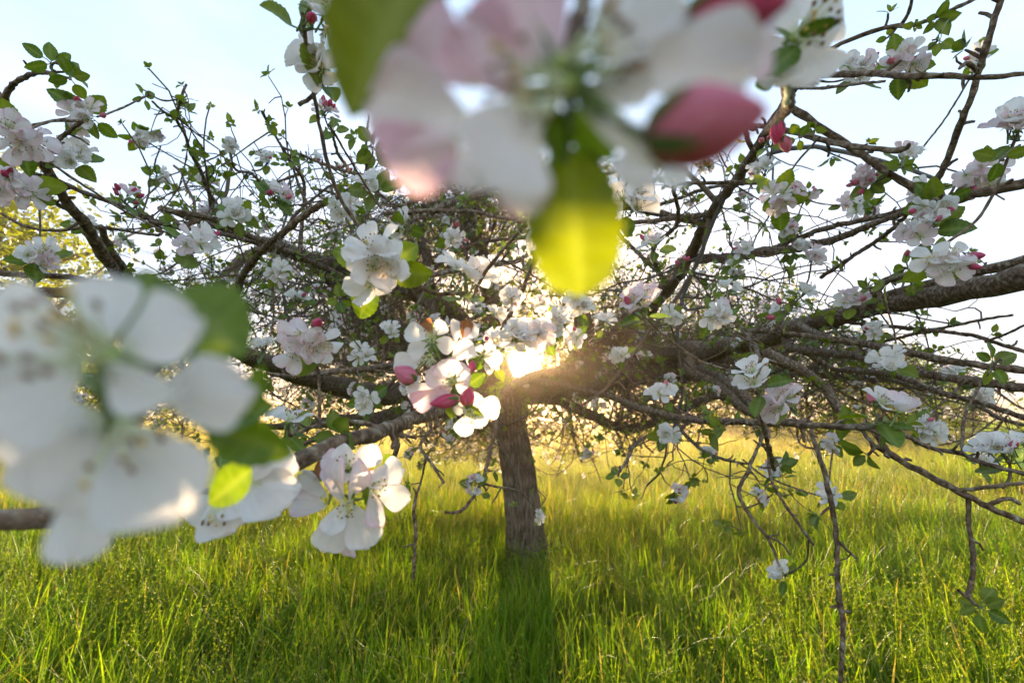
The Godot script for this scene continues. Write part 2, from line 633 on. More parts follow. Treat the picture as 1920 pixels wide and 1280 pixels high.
# a cluster seen at x, y (pixels) at d metres, SIZE pixels across: flowers, buds, leaves
func cluster(x: float, y: float, d: float, size: float, nf: int, nb: int, nl: int, pink: float, hi := false, label := "", turn := 0.0) -> void:
	var c := px(x, y, d)
	var o := cluster_node(c, label)
	var to_eye := (eye - c).normalized()
	var axis := (to_eye * rng.randf_range(0.45, 0.95) + Vector3(0, 0.3, 0) + rand_dir() * 0.45 + cr * turn).normalized()
	var big := size * 0.5 / FPX * d
	var base := c - axis * 0.016
	var stalks := Buf.new()
	var bx := axis.cross(Vector3.UP).normalized()
	var by := bx.cross(axis)
	var a0 := rng.randf() * TAU
	for k in nf:
		var off := Vector3.ZERO
		if nf > 1:
			var a := a0 + k * 2.4
			off = (bx * cos(a) + by * sin(a)) * maxf(big - 0.015, 0.008) * sqrt((k + 0.35) / nf)
		var at := c + off + axis * rng.randf_range(0.0, 0.012) - axis * off.length() * 0.3
		var ax := (axis + off / maxf(big, 0.01) * 0.8 + rand_dir() * 0.5).normalized()
		var size_f := rng.randf_range(0.88, 1.12)
		var basis := frame_y(ax, rand_dir()) * Basis(Vector3.UP, rng.randf() * TAU) * Basis.from_scale(Vector3.ONE * size_f)
		var tint := 1 if rng.randf() < pink else 0
		if hi:
			var open := rng.randf_range(0.85, 1.3)
			for q in 5:
				var xf := Transform3D(basis, at - c) * flower_petal_xf(q, open, 0.022 * rng.randf_range(0.88, 1.12), 0.0182 * rng.randf_range(0.8, 1.15))
				var set_: Array = petal_hi[tint]
				put("petal", set_[rng.randi() % 5], o, xf)
			put("flower_centre", stamen_mesh[rng.randi() % 3], o, Transform3D(basis, at - c))
		else:
			put("flower", flower_mesh[tint * 4 + rng.randi() % 4], o, Transform3D(basis, at - c))
		stalk_buf(stalks, base - c, at - ax * 0.012 - c, 0.0008)
	for k in nb:
		var a := rng.randf() * TAU
		var off := (bx * cos(a) + by * sin(a)) * maxf(big * rng.randf_range(0.45, 0.95), 0.006)
		var ax := (axis + off / maxf(big, 0.01) * 1.1 + rand_dir() * 0.3).normalized()
		var at := c + off * 0.8 + axis * rng.randf_range(0.002, 0.012)
		var l := rng.randf_range(0.011, 0.017)
		put("bud", bud_mesh[1.0 if rng.randf() < 0.7 else 0.45], o, Transform3D(frame_y(ax, rand_dir()) * Basis.from_scale(Vector3.ONE * l), at - c))
		stalk_buf(stalks, base - c, at - c, 0.0008)
	for k in nl:
		var a := a0 + k * TAU / maxi(nl, 1) + rng.randf_range(-0.5, 0.5)
		var rad := bx * cos(a) + by * sin(a)
		var dir := (rad + axis * rng.randf_range(-0.35, 0.35) + Vector3(0, -0.12, 0)).normalized()
		var l := clampf(big * rng.randf_range(0.8, 1.15), 0.018, 0.05)
		var at := base + rad * big * rng.randf_range(0.15, 0.55)
		put("leaf", leaf_mesh[rng.randi() % 8], o, Transform3D(frame_y(dir, axis + rand_dir() * 0.5) * Basis.from_scale(Vector3(l * rng.randf_range(0.9, 1.25), l, l)), at - c))
		stalk_buf(stalks, base - c, at - c, 0.0007)
	put("flower_stalks", stalks.mesh(M.plain), o).set_meta("kind", "stuff")
	spur(o, base, axis, 0.0016 if d < 1.0 else 0.002)

# one petal, leaf or bud of a near cluster, from its foot to its tip as the photograph shows it
func nd(d: float) -> float:      # the nearest flowers stand a hand's breadth from the lens
	return d * 0.68 if d < 0.15 else d

func piece(o: Node3D, called: String, mesh: Mesh, bx: float, by: float, bd: float, tx: float, ty: float, td: float, wide: float, unit: float, roll := 0.0, deep := 1.0) -> void:
	bd = nd(bd)
	td = nd(td)
	var a := px(bx, by, bd)
	var b := px(tx, ty, td)
	var l := a.distance_to(b)
	var f := frame_y(b - a, eye - a) * Basis(Vector3.UP, roll)
	var w := wide / FPX * (bd + td) * 0.5 / unit
	put(called, mesh, o, Transform3D(f * Basis.from_scale(Vector3(w, l, l * deep)), a - o.position))

func petals(o: Node3D, rows: Array) -> void:      # x, y, depth of the foot; x, y, depth of the tip; width; tint; roll
	for r in rows:
		var set_: Array = petal_hi[int(r[7])]
		piece(o, "petal", set_[rng.randi() % 5], r[0], r[1], r[2], r[3], r[4], r[5], r[6], 0.86, r[8])

func leaves(o: Node3D, rows: Array) -> void:
	for r in rows:
		piece(o, "leaf", leaf_mesh[int(r[7])], r[0], r[1], r[2], r[3], r[4], r[5], r[6], 0.64, r[8])

func buds(o: Node3D, rows: Array) -> void:
	for r in rows:
		piece(o, "bud", bud_mesh[r[7]], r[0], r[1], r[2], r[3], r[4], r[5], r[6], 0.6, 0.0, r[6] / 0.6 / Vector2(r[3] - r[0], r[4] - r[1]).length())

func centre(o: Node3D, x: float, y: float, d: float, ax: Vector3, k: int, s := 1.0) -> void:
	put("flower_centre", stamen_mesh[k], o, Transform3D(frame_y(ax, Vector3.UP) * Basis.from_scale(Vector3.ONE * s * (0.68 if d < 0.15 else 1.0)), px(x, y, nd(d)) - o.position))

func stem(o: Node3D, called: String, a: Array, green: bool) -> void:
	var q := []
	for e in a:
		q.append([px(e[0], e[1], nd(e[2])) - o.position, e[3] * 0.5 / FPX * nd(e[2])])
	var s := smooth_path(q)
	var b := Buf.new()
	b.tube(s[0], s[1], 8, Color(0.16, 0.21, 0.06) if green else Color.WHITE, 0.08, rng)
	put(called, b.mesh(M.plain if green else M.twig_bark), o)

func near_clusters() -> void:
	# the flower that fills the near corner above the dark branch
	var o := cluster_node(px(190, 665, 0.058), "large white open blossom with brown withered petal on dark branch")
	petals(o, [[205, 640, .085, 182, 512, .083, 105, 0, .3], [225, 655, .085, 378, 598, .08, 125, 0, -.2], [180, 690, .085, 318, 742, .078, 92, 0, .5],
		[150, 655, .086, -70, 600, .08, 190, 0, .1], [150, 685, .086, -60, 770, .076, 190, 0, -.2],
		[118, 600, .088, 205, 628, .088, 50, 3, .2], [-10, 560, .1, 30, 600, .1, 60, 3, .4]])
	centre(o, 190, 668, .084, (-cf * 0.8 + cu * 0.5 - cr * 0.2), 1, 1.15)
	leaves(o, [[275, 645, .1, 290, 505, .1, 150, 2, .3], [320, 560, .1, 458, 655, .1, 165, 0, -.3], [345, 570, .102, 300, 690, .105, 100, 1, 0.3]])
	stem(o, "flower_stalk", [[190, 690, .09, 22], [200, 760, .1, 20], [240, 860, .12, 20], [300, 945, .19, 18]], true)
	# the blossom below it, seen from the side
	o = cluster_node(px(215, 800, 0.065), "white side-on blossom with long drooping petal under the withered one")
	petals(o, [[290, 745, .094, 478, 728, .088, 135, 0, .25], [195, 780, .095, -30, 850, .085, 215, 0, -.15], [215, 795, .096, 335, 975, .092, 175, 0, .2], [150, 900, .095, 128, 1062, .093, 92, 0, -.3], [190, 800, .096, 90, 960, .09, 170, 0, .2]])
	centre(o, 230, 800, .098, cu * -0.5 + cr * 0.5 - cf * 0.2, 2, 1.1)
	leaves(o, [[400, 800, .14, 552, 850, .14, 90, 1, .3], [380, 790, .14, 520, 760, .14, 70, 1, -.3], [470, 880, .15, 392, 945, .15, 70, 1, .4], [440, 780, .12, 500, 690, .12, 55, 0, .6]])
	stem(o, "flower_stalk", [[235, 800, .1, 20], [300, 870, .13, 18], [330, 945, .2, 16]], true)
	# two half-blurred flowers on the same branch
	o = cluster_node(px(460, 910, 0.22), "creamy pair of blossoms with dark anthers beside the drooping petal")
	petals(o, [[468, 905, .22, 535, 832, .21, 95, 0, .3], [465, 900, .22, 500, 848, .215, 60, 0, -.5], [470, 905, .22, 525, 965, .21, 100, 0, -.2], [480, 905, .22, 556, 915, .215, 75, 0, .4], [405, 925, .23, 440, 997, .22, 112, 0, .3], [400, 930, .23, 342, 975, .225, 80, 0, -.3], [410, 920, .23, 460, 960, .22, 60, 0, .2]])
	centre(o, 412, 932, .225, -cf * 0.3 - cu, 1, 1.1)
	leaves(o, [[480, 880, .24, 400, 860, .23, 60, 1, .6]])
	stem(o, "flower_stalk", [[470, 905, .225, 8], [500, 890, .25, 8], [540, 868, .3, 9]], true)
	stem(o, "flower_stalk", [[405, 925, .232, 8], [450, 905, .26, 8], [520, 880, .29, 9]], true)
	# the sharp cluster under the lichened branch
	o = cluster_node(px(655, 920, 0.3), "full white cluster with curled pinkish petals hanging below lichened branch")
	petals(o, [[660, 945, .3, 692, 1030, .29, 64, 0, .2], [642, 955, .3, 602, 1036, .29, 60, 0, -.2], [645, 940, .298, 618, 1006, .285, 46, 0, .5], [650, 980, .3, 659, 1050, .3, 30, 1, .9], [612, 950, .305, 543, 938, .3, 54, 1, .3],
		[612, 932, .305, 562, 884, .305, 40, 0, -.6], [640, 942, .298, 622, 868, .285, 46, 1, -.7], [655, 940, .298, 680, 875, .285, 40, 1, .7], [702, 920, .3, 768, 936, .295, 48, 0, .3], [700, 905, .302, 758, 872, .3, 52, 0, -.3],
		[692, 915, .3, 724, 986, .29, 44, 1, .7], [675, 900, .3, 730, 900, .3, 44, 0, -.4], [650, 880, .31, 600, 862, .305, 44, 1, .5], [655, 878, .31, 640, 842, .3, 40, 0, -.5], [665, 880, .31, 705, 836, .305, 48, 0, .4], [655, 880, .31, 655, 905, .295, 50, 1, .2], [640, 880, .312, 585, 885, .31, 36, 3, .5], [690, 880, .31, 710, 905, .31, 30, 3, .2]])
	centre(o, 657, 940, .296, -cf - cu * 0.25, 1)
	centre(o, 650, 876, .307, -cf * 0.6 + cu * 0.5, 2)
	centre(o, 697, 908, .3, -cf * 0.7 + cr * 0.6, 1)
	leaves(o, [[690, 905, .32, 735, 975, .32, 45, 1, .5], [600, 890, .32, 565, 915, .32, 35, 0, .3], [720, 870, .325, 745, 860, .325, 30, 1, 0]])
	for s in [[657, 940], [650, 880], [697, 908], [615, 945]]:
		stem(o, "flower_stalk", [[s[0], s[1], .305, 5], [s[0] * 0.5 + 325, 880, .318, 5], [648, 845, .33, 6]], true)
	# the big cluster beside the trunk: two opened flowers, a pink cup, red buds
	o = cluster_node(px(830, 700, 0.34), "large cluster with pale pink cup and two red buds before the trunk")
	petals(o, [[808, 630, .34, 757, 622, .335, 38, 0, .3], [808, 645, .34, 764, 660, .33, 34, 0, -.3], [815, 640, .338, 848, 650, .33, 34, 0, .4], [812, 628, .34, 835, 605, .34, 30, 0, .2], [810, 626, .342, 790, 602, .345, 28, 3, .2],
		[792, 672, .338, 738, 688, .33, 46, 0, .3], [855, 645, .345, 850, 597, .345, 24, 0, .7], [862, 632, .346, 897, 612, .345, 34, 0, -.4], [848, 672, .338, 888, 645, .335, 42, 0, .3], [868, 640, .346, 880, 600, .348, 24, 3, -.2],
		[846, 712, .325, 828, 676, .318, 52, 1, .2], [850, 714, .325, 884, 696, .318, 46, 1, -.3], [842, 720, .325, 795, 704, .318, 40, 1, .3], [848, 722, .323, 818, 744, .315, 30, 2, -.2], [852, 720, .323, 878, 728, .318, 28, 1, .2],
		[826, 730, .33, 780, 770, .325, 44, 2, .4], [820, 722, .335, 762, 738, .333, 36, 0, -.3],
		[880, 768, .33, 850, 762, .325, 30, 0, .3], [878, 775, .33, 866, 818, .322, 36, 0, .2], [883, 773, .33, 908, 802, .322, 32, 0, -.3], [890, 765, .33, 938, 764, .325, 44, 0, .3], [885, 762, .33, 900, 738, .33, 30, 0, -.3],
		[905, 668, .36, 888, 650, .36, 26, 0, .4], [905, 668, .36, 942, 675, .355, 34, 0, .2], [905, 670, .36, 925, 645, .36, 24, 0, -.4], [902, 674, .36, 880, 690, .36, 28, 1, .3]])
	buds(o, [[862, 748, .318, 808, 757, .315, 26, 1.0], [872, 760, .325, 881, 728, .32, 26, 1.0], [780, 715, .335, 742, 690, .33, 34, .45], [884, 700, .33, 886, 676, .33, 14, 1.0]])
	centre(o, 811, 638, .336, -cf * .8 + cu * .4, 1)
	centre(o, 805, 668, .338, -cf * .7 - cu * .4, 2)
	centre(o, 848, 716, .32, -cf + cu * .2, 0)
	centre(o, 881, 769, .327, -cf - cu * .3, 1)
	centre(o, 905, 668, .358, -cf + cr * .3, 1)
	leaves(o, [[885, 690, .35, 900, 668, .35, 30, 3, .3], [870, 760, .33, 905, 785, .325, 24, 2, .4], [880, 720, .34, 908, 702, .34, 26, 2, .2], [850, 760, .34, 845, 785, .34, 24, 0, .2], [820, 660, .35, 800, 600, .36, 30, 1, 0]])
	for s in [[811, 638], [805, 668], [848, 716], [881, 769], [905, 668], [865, 750]]:
		stem(o, "flower_stalk", [[s[0], s[1], .34, 4], [s[0] * 0.5 + 422, s[1] * .5 + 365, .36, 4], [850, 745, .38, 6]], true)
	# the blurred spray that hangs into the picture from above
	o = cluster_node(px(1060, 160, 0.053), "pink and white blossom spray with fat pink bud and yellow-green leaf")
	petals(o, [[985, 185, .078, 862, 30, .076, 135, 2, .2], [905, 160, .08, 770, 30, .08, 130, 2, -.3], [885, 235, .078, 680, 165, .074, 165, 1, .2], [990, 185, .076, 905, 355, .07, 185, 0, -.1], [860, 250, .08, 735, 345, .078, 140, 2, .3],
		[930, 290, .078, 1002, 398, .076, 100, 1, -.3], [1040, 130, .08, 955, -30, .08, 175, 2, .2], [880, 280, .08, 870, 360, .08, 120, 1, 0.1],
		[1085, 190, .08, 1235, 128, .08, 95, 0, .3], [1130, 140, .082, 1430, 108, .08, 140, 0, -.2], [1105, 95, .082, 1290, 25, .08, 120, 0, .2], [1110, 60, .085, 1230, -40, .085, 130, 0, .1], [1300, 120, .09, 1450, 60, .088, 110, 1, .3],
		[1085, 205, .078, 1300, 305, .074, 66, 0, .5], [1215, 280, .1, 1172, 350, .098, 88, 0, .2], [1255, 290, .1, 1266, 353, .1, 54, 0, -.3]])
	buds(o, [[1205, 262, .076, 1432, 205, .072, 138, .45], [1275, 40, .085, 1475, 0, .083, 92, 1.0]])
	centre(o, 1055, 165, .078, -cf * .4 - cu * .3 - cr, 1, 1.1)
	centre(o, 1065, 120, .08, -cf * .6 + cr, 2, 1.1)
	leaves(o, [[775, -60, .088, 655, 205, .085, 205, 10, .2], [1066, 290, .092, 1096, 552, .098, 172, 12, .2], [1080, 205, .085, 1150, 300, .09, 78, 1, .3], [1035, 200, .082, 1050, 320, .085, 46, 2, -.5], [800, 290, .085, 752, 360, .088, 50, 0, .2], [1000, 190, .08, 1030, 290, .08, 34, 2, .4]])
	stem(o, "flower_stalk", [[1060, 130, .08, 34], [1068, 230, .085, 16], [1062, 305, .091, 12]], true)
	stem(o, "flower_stalk", [[1065, 140, .08, 34], [1150, 215, .078, 22], [1215, 262, .0765, 20]], true)
	stem(o, "flower_stalk", [[985, 185, .08, 26], [1035, 165, .08, 30], [1068, 130, .082, 34]], true)
	stem(o, "spur_twig", [[1065, 135, .081, 40], [1085, 40, .09, 36], [1150, -60, .11, 34], [1300, -90, .15, 28], [1420, 40, .2, 24], [1478, 190, .3, 22], [1440, 245, .5, 16]], false)
	# its neighbour, less blurred
	o = cluster_node(px(1495, 70, 0.17), "white ruffled blossom with grey-green leaf beside the fat pink bud")
	petals(o, [[1500, 60, .17, 1588, 5, .165, 100, 0, .3], [1490, 62, .17, 1440, -20, .168, 90, 0, -.2], [1488, 72, .17, 1420, 130, .165, 95, 0, .2], [1502, 82, .17, 1548, 155, .165, 90, 0, -.3], [1490, 88, .17, 1448, 172, .165, 80, 0, .3], [1510, 40, .172, 1520, -30, .17, 80, 0, .1], [1500, 60, .165, 1575, 60, .16, 60, 0, .5]])
	centre(o, 1496, 68, .168, -cf + cr * .2, 1, 1.1)
	leaves(o, [[1492, 90, .165, 1432, 150, .16, 46, 3, .3], [1500, 60, .16, 1580, 35, .158, 28, 3, .4], [1450, 150, .175, 1415, 160, .175, 30, 1, 0]])
	buds(o, [[1462, 225, .3, 1455, 268, .3, 24, 1.0], [1470, 255, .3, 1478, 285, .3, 20, .45]])
	stem(o, "flower_stalk", [[1496, 80, .175, 12], [1480, 140, .2, 12], [1475, 195, .28, 12]], true)

func sharp_clusters() -> void:
	# x, y, depth, size, flowers, buds, leaves, share of pinkish petals, single petals, what it looks like
	var big := [
		[590, 45, .36, 130, 3, 1, 3, .4, "open white blossom with yellow stamens beside the olive leaf"],
		[602, 125, .38, 70, 2, 0, 2, .3, ""],
		[580, 640, .45, 118, 4, 1, 1, .8, "pale pink bouquet of four blossoms above the low limb"],
		[712, 505, .36, 150, 4, 0, 4, .1, "broad white cluster over two large dark green leaves"],
		[872, 525, .4, 120, 4, 0, 2, .05, "white cluster with brown anthers on reddish twig"],
		[1005, 420, .34, 140, 3, 0, 1, .05, "large white blossom half hidden by the yellow-green leaf"],
		[1185, 380, .45, 100, 3, 0, 2, .2, ""],
		[540, 793, .42, 72, 1, 0, 3, .0, "single cupped white blossom with leaf pointing sideways"],
		[1422, 715, .5, 85, 2, 0, 3, .1, "pure white pair of blossoms on the hanging twig"],
		[1478, 760, .5, 85, 3, 0, 1, .5, "pink-edged blossoms just below the pure white pair"],
		[1660, 768, .5, 100, 2, 1, 5, .5, "mixed cluster with one fat pink bud and lush leaves"],
		[1770, 490, .52, 95, 3, 2, 3, .6, "white and magenta cluster above the thick lichened limb"],
		[30, 255, .5, 100, 3, 0, 2, .6, "pink-edged blossoms where the arched twig leaves the limb"],
		[1205, 575, .5, 85, 3, 1, 3, .9, "rosy blossoms with olive leaf underneath"],
	]
	for r in big:
		cluster(r[0], r[1], r[2], r[3], r[4], r[5], r[6], r[7], true, r[8])
	var rows := [
		[155, 215, .6, 80, 3, 2, 5, .5], [135, 290, .6, 75, 3, 0, 4, .1], [25, 350, .55, 95, 3, 1, 4, .4], [237, 372, .7, 48, 1, 5, 3, 1.0], [370, 455, .6, 85, 3, 1, 2, .2],
		[610, 205, .7, 52, 2, 4, 3, 1.0], [520, 365, .7, 62, 2, 3, 4, .8], [440, 400, .75, 62, 3, 0, 4, .0], [700, 345, .65, 80, 3, 0, 3, .1], [645, 385, .75, 60, 3, 0, 2, .0],
		[260, 258, 1.0, 42, 2, 1, 4, .3], [430, 275, 1.0, 30, 2, 0, 4, .2], [500, 298, 1.0, 40, 2, 0, 4, .2], [648, 325, 1.0, 26, 0, 4, 3, 1.0], [755, 420, .65, 62, 2, 0, 2, .0],
		[850, 446, .8, 45, 2, 2, 3, .7], [520, 510, .8, 52, 3, 0, 3, .1], [492, 650, .8, 50, 2, 0, 2, .2], [690, 748, .7, 58, 2, 0, 3, .0], [678, 665, .8, 50, 3, 0, 2, .0],
		[930, 640, .6, 60, 2, 0, 0, .1], [925, 684, .85, 50, 3, 0, 1, .1], [1035, 645, .9, 44, 3, 0, 1, .1], [966, 637, .55, 50, 5, 0, 0, .0], [1014, 628, .56, 50, 4, 0, 0, .1], [1085, 572, .6, 62, 2, 0, 2, .0], [1040, 602, .6, 62, 3, 0, 1, .2], [1075, 632, .75, 50, 3, 0, 1, .0], [1130, 603, .8, 42, 2, 0, 1, .1],  # some clusters round the sun are added to shade the near flowers
		[1225, 457, .75, 56, 2, 1, 3, .4], [1240, 742, .65, 58, 2, 0, 1, .0], [1250, 812, .7, 48, 2, 0, 3, .0], [1165, 665, .9, 40, 3, 0, 2, .0], [1280, 500, .9, 28, 0, 4, 4, 1.0],
		[1345, 590, .65, 68, 3, 0, 2, .2], [1365, 540, .8, 48, 2, 0, 3, .1], [1465, 368, .65, 80, 3, 1, 4, .6], [1466, 582, .65, 56, 1, 1, 4, .0], [1512, 548, .8, 55, 2, 0, 4, .1],
		[1600, 560, .75, 62, 3, 1, 2, .6], [1670, 680, .65, 76, 3, 0, 0, .1], [1735, 805, .7, 60, 3, 0, 3, .0], [1882, 848, .5, 90, 3, 0, 2, .0], [1845, 868, .8, 45, 2, 0, 2, .1],
		[1725, 432, .6, 88, 4, 0, 3, .2], [1750, 388, .6, 72, 2, 2, 5, .7], [1730, 358, .75, 60, 3, 0, 2, .3], [1838, 328, .65, 84, 4, 1, 2, .8], [1625, 338, .7, 60, 2, 4, 5, .9],
		[1520, 362, 1.0, 34, 1, 3, 4, 1.0], [1585, 380, 1.0, 36, 2, 0, 1, .5], [1700, 292, .7, 60, 2, 1, 5, .1], [1610, 132, .6, 72, 3, 0, 2, .3], [1692, 118, .6, 78, 3, 1, 5, .7],
		[1905, 240, .45, 70, 2, 0, 2, .4], [1840, 105, .8, 50, 2, 1, 3, .6], [1428, 320, .75, 55, 3, 0, 2, .2], [1438, 262, .7, 40, 0, 5, 3, 1.0], [1525, 482, .8, 46, 3, 0, 1, .5],
		[1495, 462, .95, 36, 2, 0, 2, .2], [1455, 882, .8, 60, 3, 0, 2, .0], [1560, 930, .8, 55, 2, 0, 3, .0], [1465, 1073, .75, 46, 2, 0, 2, .0], [1012, 968, 1.3, 28, 2, 0, 1, .0],
		[70, 480, .6, 75, 3, 0, 3, .3], [70, 582, .65, 60, 3, 0, 4, .2], [1885, 300, .45, 40, 0, 0, 3, 0.], [110, 118, .6, 70, 0, 0, 6, 0.], [130, 150, .6, 50, 0, 0, 4, 0.],
		[283, 180, .9, 36, 0, 0, 4, 0.], [345, 170, .9, 26, 0, 0, 3, 0.], [690, 275, .9, 60, 0, 0, 8, 0.], [1745, 75, .75, 45, 0, 0, 5, 0.], [1690, 500, .6, 60, 0, 1, 5, .2],
		[1505, 258, .8, 36, 0, 0, 4, 0.], [1655, 75, .9, 26, 0, 0, 3, 0.], [1820, 1128, .55, 60, 0, 0, 6, 0.], [1160, 885, .8, 34, 0, 0, 4, 0.], [1885, 680, .6, 60, 0, 0, 5, 0.],
		[615, 232, .65, 32, 0, 0, 3, 0.], [1310, 1000, 1.2, 20, 0, 0, 0, 0.], [1840, 745, 1.0, 42, 3, 0, 2, .1], [1790, 700, 1.1, 36, 2, 0, 4, .1], [1560, 830, .9, 44, 2, 0, 4, .2],
		[1330, 850, 1.1, 30, 2, 0, 3, .2], [560, 560, .9, 44, 2, 0, 3, .1], [380, 330, 1.1, 40, 1, 0, 5, .1], [300, 330, 1.1, 42, 3, 0, 4, .4], [585, 300, 1.0, 36, 1, 0, 6, .1],
		[545, 290, 1.0, 30, 0, 0, 6, 0.], [960, 560, .8, 40, 3, 0, 0, .0], [930, 590, .9, 36, 2, 0, 1, .0], [1395, 470, .95, 40, 2, 0, 3, .2], [1640, 620, .95, 40, 2, 0, 3, .1],
		[1260, 590, .9, 40, 2, 0, 3, .1], [640, 560, .95, 40, 0, 0, 6, .0], [735, 620, .85, 42, 3, 0, 2, .0], [770, 720, .8, 40, 2, 0, 0, .0], [160, 420, 1.0, 44, 2, 0, 4, .2],
	]
	for r in rows:
		if r[4] + r[5] + r[6] > 0:
			var bare: bool = r[4] + r[5] == 0
			var d: float = r[2] * (1.0 if bare else 1.3 if r[2] >= 0.6 else 1.12)
			var more: int = (2 if r[3] > 58 else 1) if r[4] > 1 else 0
			cluster(r[0], r[1], d, r[3], r[4] + more, r[5] + (1 if not bare and rng.randf() < 0.35 else 0), r[6] + (1 if r[4] > 1 else 0), r[7])

# ---------------------------------------------------------------- the apple tree
func build_tree() -> void:
	tree = Node3D.new()
	tree.name = "apple_tree"
	tree.position = Vector3.ZERO
	tag(tree, "old apple tree in white and pink blossom with low spreading tangled branches", "apple tree")
	add_child(tree)
	var zt := trunk_at.z
	var hit := func(x: float, y: float) -> Vector3:
		var d := px(x, y, 1.0) - eye
		return eye + d * ((zt - eye.z) / d.z)
	var pxm := 4.25 / FPX           # metres per pixel at the trunk
	var tr := []
	for e in [[993, 1082, 128], [991, 1064, 98], [990, 1045, 84], [985, 1000, 72], [977, 930, 66], [968, 860, 62], [957, 800, 60], [950, 760, 66], [949, 732, 76], [946, 716, 60]]:
		tr.append([hit.call(e[0], e[1]), e[2] * 0.5 * pxm])
	var s := smooth_path(tr, 0.02)
	var tp: PackedVector3Array = s[0]
	var trd: PackedFloat32Array = s[1]
	var b := Buf.new()
	var lob := FastNoiseLite.new()
	lob.seed = 5
	lob.frequency = 9.0
	var sides := 30
	var fine_p := PackedVector3Array()
	var fine_r := PackedFloat32Array()
	for k in tp.size() - 1:
		for q in 5:
			fine_p.append(tp[k].lerp(tp[k + 1], q / 5.0))
			fine_r.append(lerpf(trd[k], trd[k + 1], q / 5.0))
	b.tube(fine_p, fine_r, sides, Color.WHITE)
	for k in b.v.size():       # ribs and furrows of old bark
		var rib := lob.get_noise_3d(b.v[k].x * 2.2, b.v[k].y * 0.35, b.v[k].z * 2.2)
		var fine := lob.get_noise_3d(b.v[k].x * 7.0, b.v[k].y * 1.6, b.v[k].z * 7.0)
		b.v[k] += b.n[k] * (rib * 0.017 + fine * 0.007)
	put("trunk", b.mesh(M.trunk), tree)
	remember(tp, trd)
	var fork: Vector3 = hit.call(948, 732)
	var limb_paths := [
		[[1010, 728, 4.2, 44], [1090, 704, 4.0, 42], [1180, 670, 3.7, 40], [1290, 660, 3.1, 38], [1390, 645, 2.5, 34], [1500, 615, 1.95, 32], [1640, 576, 1.45, 35], [1760, 553, 1.2, 39], [1920, 520, .97, 46], [2080, 470, .85, 48]],
		[[1020, 728, 4.3, 46], [1078, 682, 4.4, 38], [1092, 610, 4.4, 36], [1080, 520, 4.5, 30], [1105, 440, 4.4, 22], [1120, 390, 4.3, 12]],
		[[890, 728, 4.1, 46], [790, 738, 3.5, 40], [690, 736, 2.8, 36], [590, 712, 2.2, 32], [510, 684, 1.8, 30], [448, 657, 1.55, 28], [380, 615, 1.35, 24], [260, 566, 1.2, 20], [130, 548, 1.1, 17], [0, 552, 1.0, 17], [-120, 545, .9, 17]],
		[[915, 672, 4.3, 46], [850, 590, 4.1, 40], [740, 530, 3.5, 32], [600, 490, 2.8, 26], [480, 450, 2.3, 20], [380, 415, 2.0, 14], [300, 390, 1.8, 10]],
		[[1040, 738, 4.1, 44], [1150, 715, 3.8, 40], [1280, 690, 3.3, 34], [1370, 722, 3.0, 28], [1420, 775, 2.8, 18], [1440, 820, 2.7, 10]],
		[[1070, 700, 4.15, 42], [1130, 650, 4.0, 40], [1200, 590, 3.6, 34], [1262, 525, 2.9, 28], [1292, 484, 2.2, 20], [1330, 404, 1.7, 18], [1381, 336, 1.35, 18], [1414, 286, 1.15, 18], [1471, 195, .95, 18], [1497, 128, .85, 16], [1510, 40, .8, 12]],
		[[920, 650, 4.5, 38], [925, 560, 4.6, 34], [900, 480, 4.5, 26], [880, 400, 4.3, 14]],
		[[870, 740, 4.3, 38], [760, 775, 4.0, 30], [640, 790, 3.5, 22], [520, 800, 3.0, 14], [430, 800, 2.6, 8]],
	]
	for a in limb_paths:
		var q := [[fork, 0.12]]
		for e in a:
			q.append([px(e[0], e[1], e[2]), e[3] * 0.5 / FPX * e[2]])
		var sp := smooth_path(q)
		var lb := Buf.new()
		lb.tube(sp[0], sp[1], 14, Color.WHITE, 0.07, rng)
		put("limb", lb.mesh(M.bark), tree)
		remember(sp[0], sp[1])
	say("limbs")
	# limbs that leave the fork towards the sides and the far side
	for a in [[-2.9, 0.1], [-2.3, 0.2], [2.75, 0.25], [2.1, 0.12], [-1.75, 0.3], [1.6, 0.32], [3.1, 0.42], [2.8, 0.02], [-0.9, 0.35], [0.8, 0.4], [-0.35, 0.6], [1.2, 0.7], [-2.0, 0.75]]:
		var dir := Vector3(sin(a[0]) * cos(a[1]), sin(a[1]), cos(a[0]) * cos(a[1]))
		grow(fork + Vector3(0, rng.randf_range(-0.1, 0.03), 0) + dir * 0.05, dir, rng.randf_range(2.8, 4.3), rng.randf_range(0.05, 0.075), 0)
	say("far limbs: %d branches" % n_branch)
	var first := nodes_p.size()
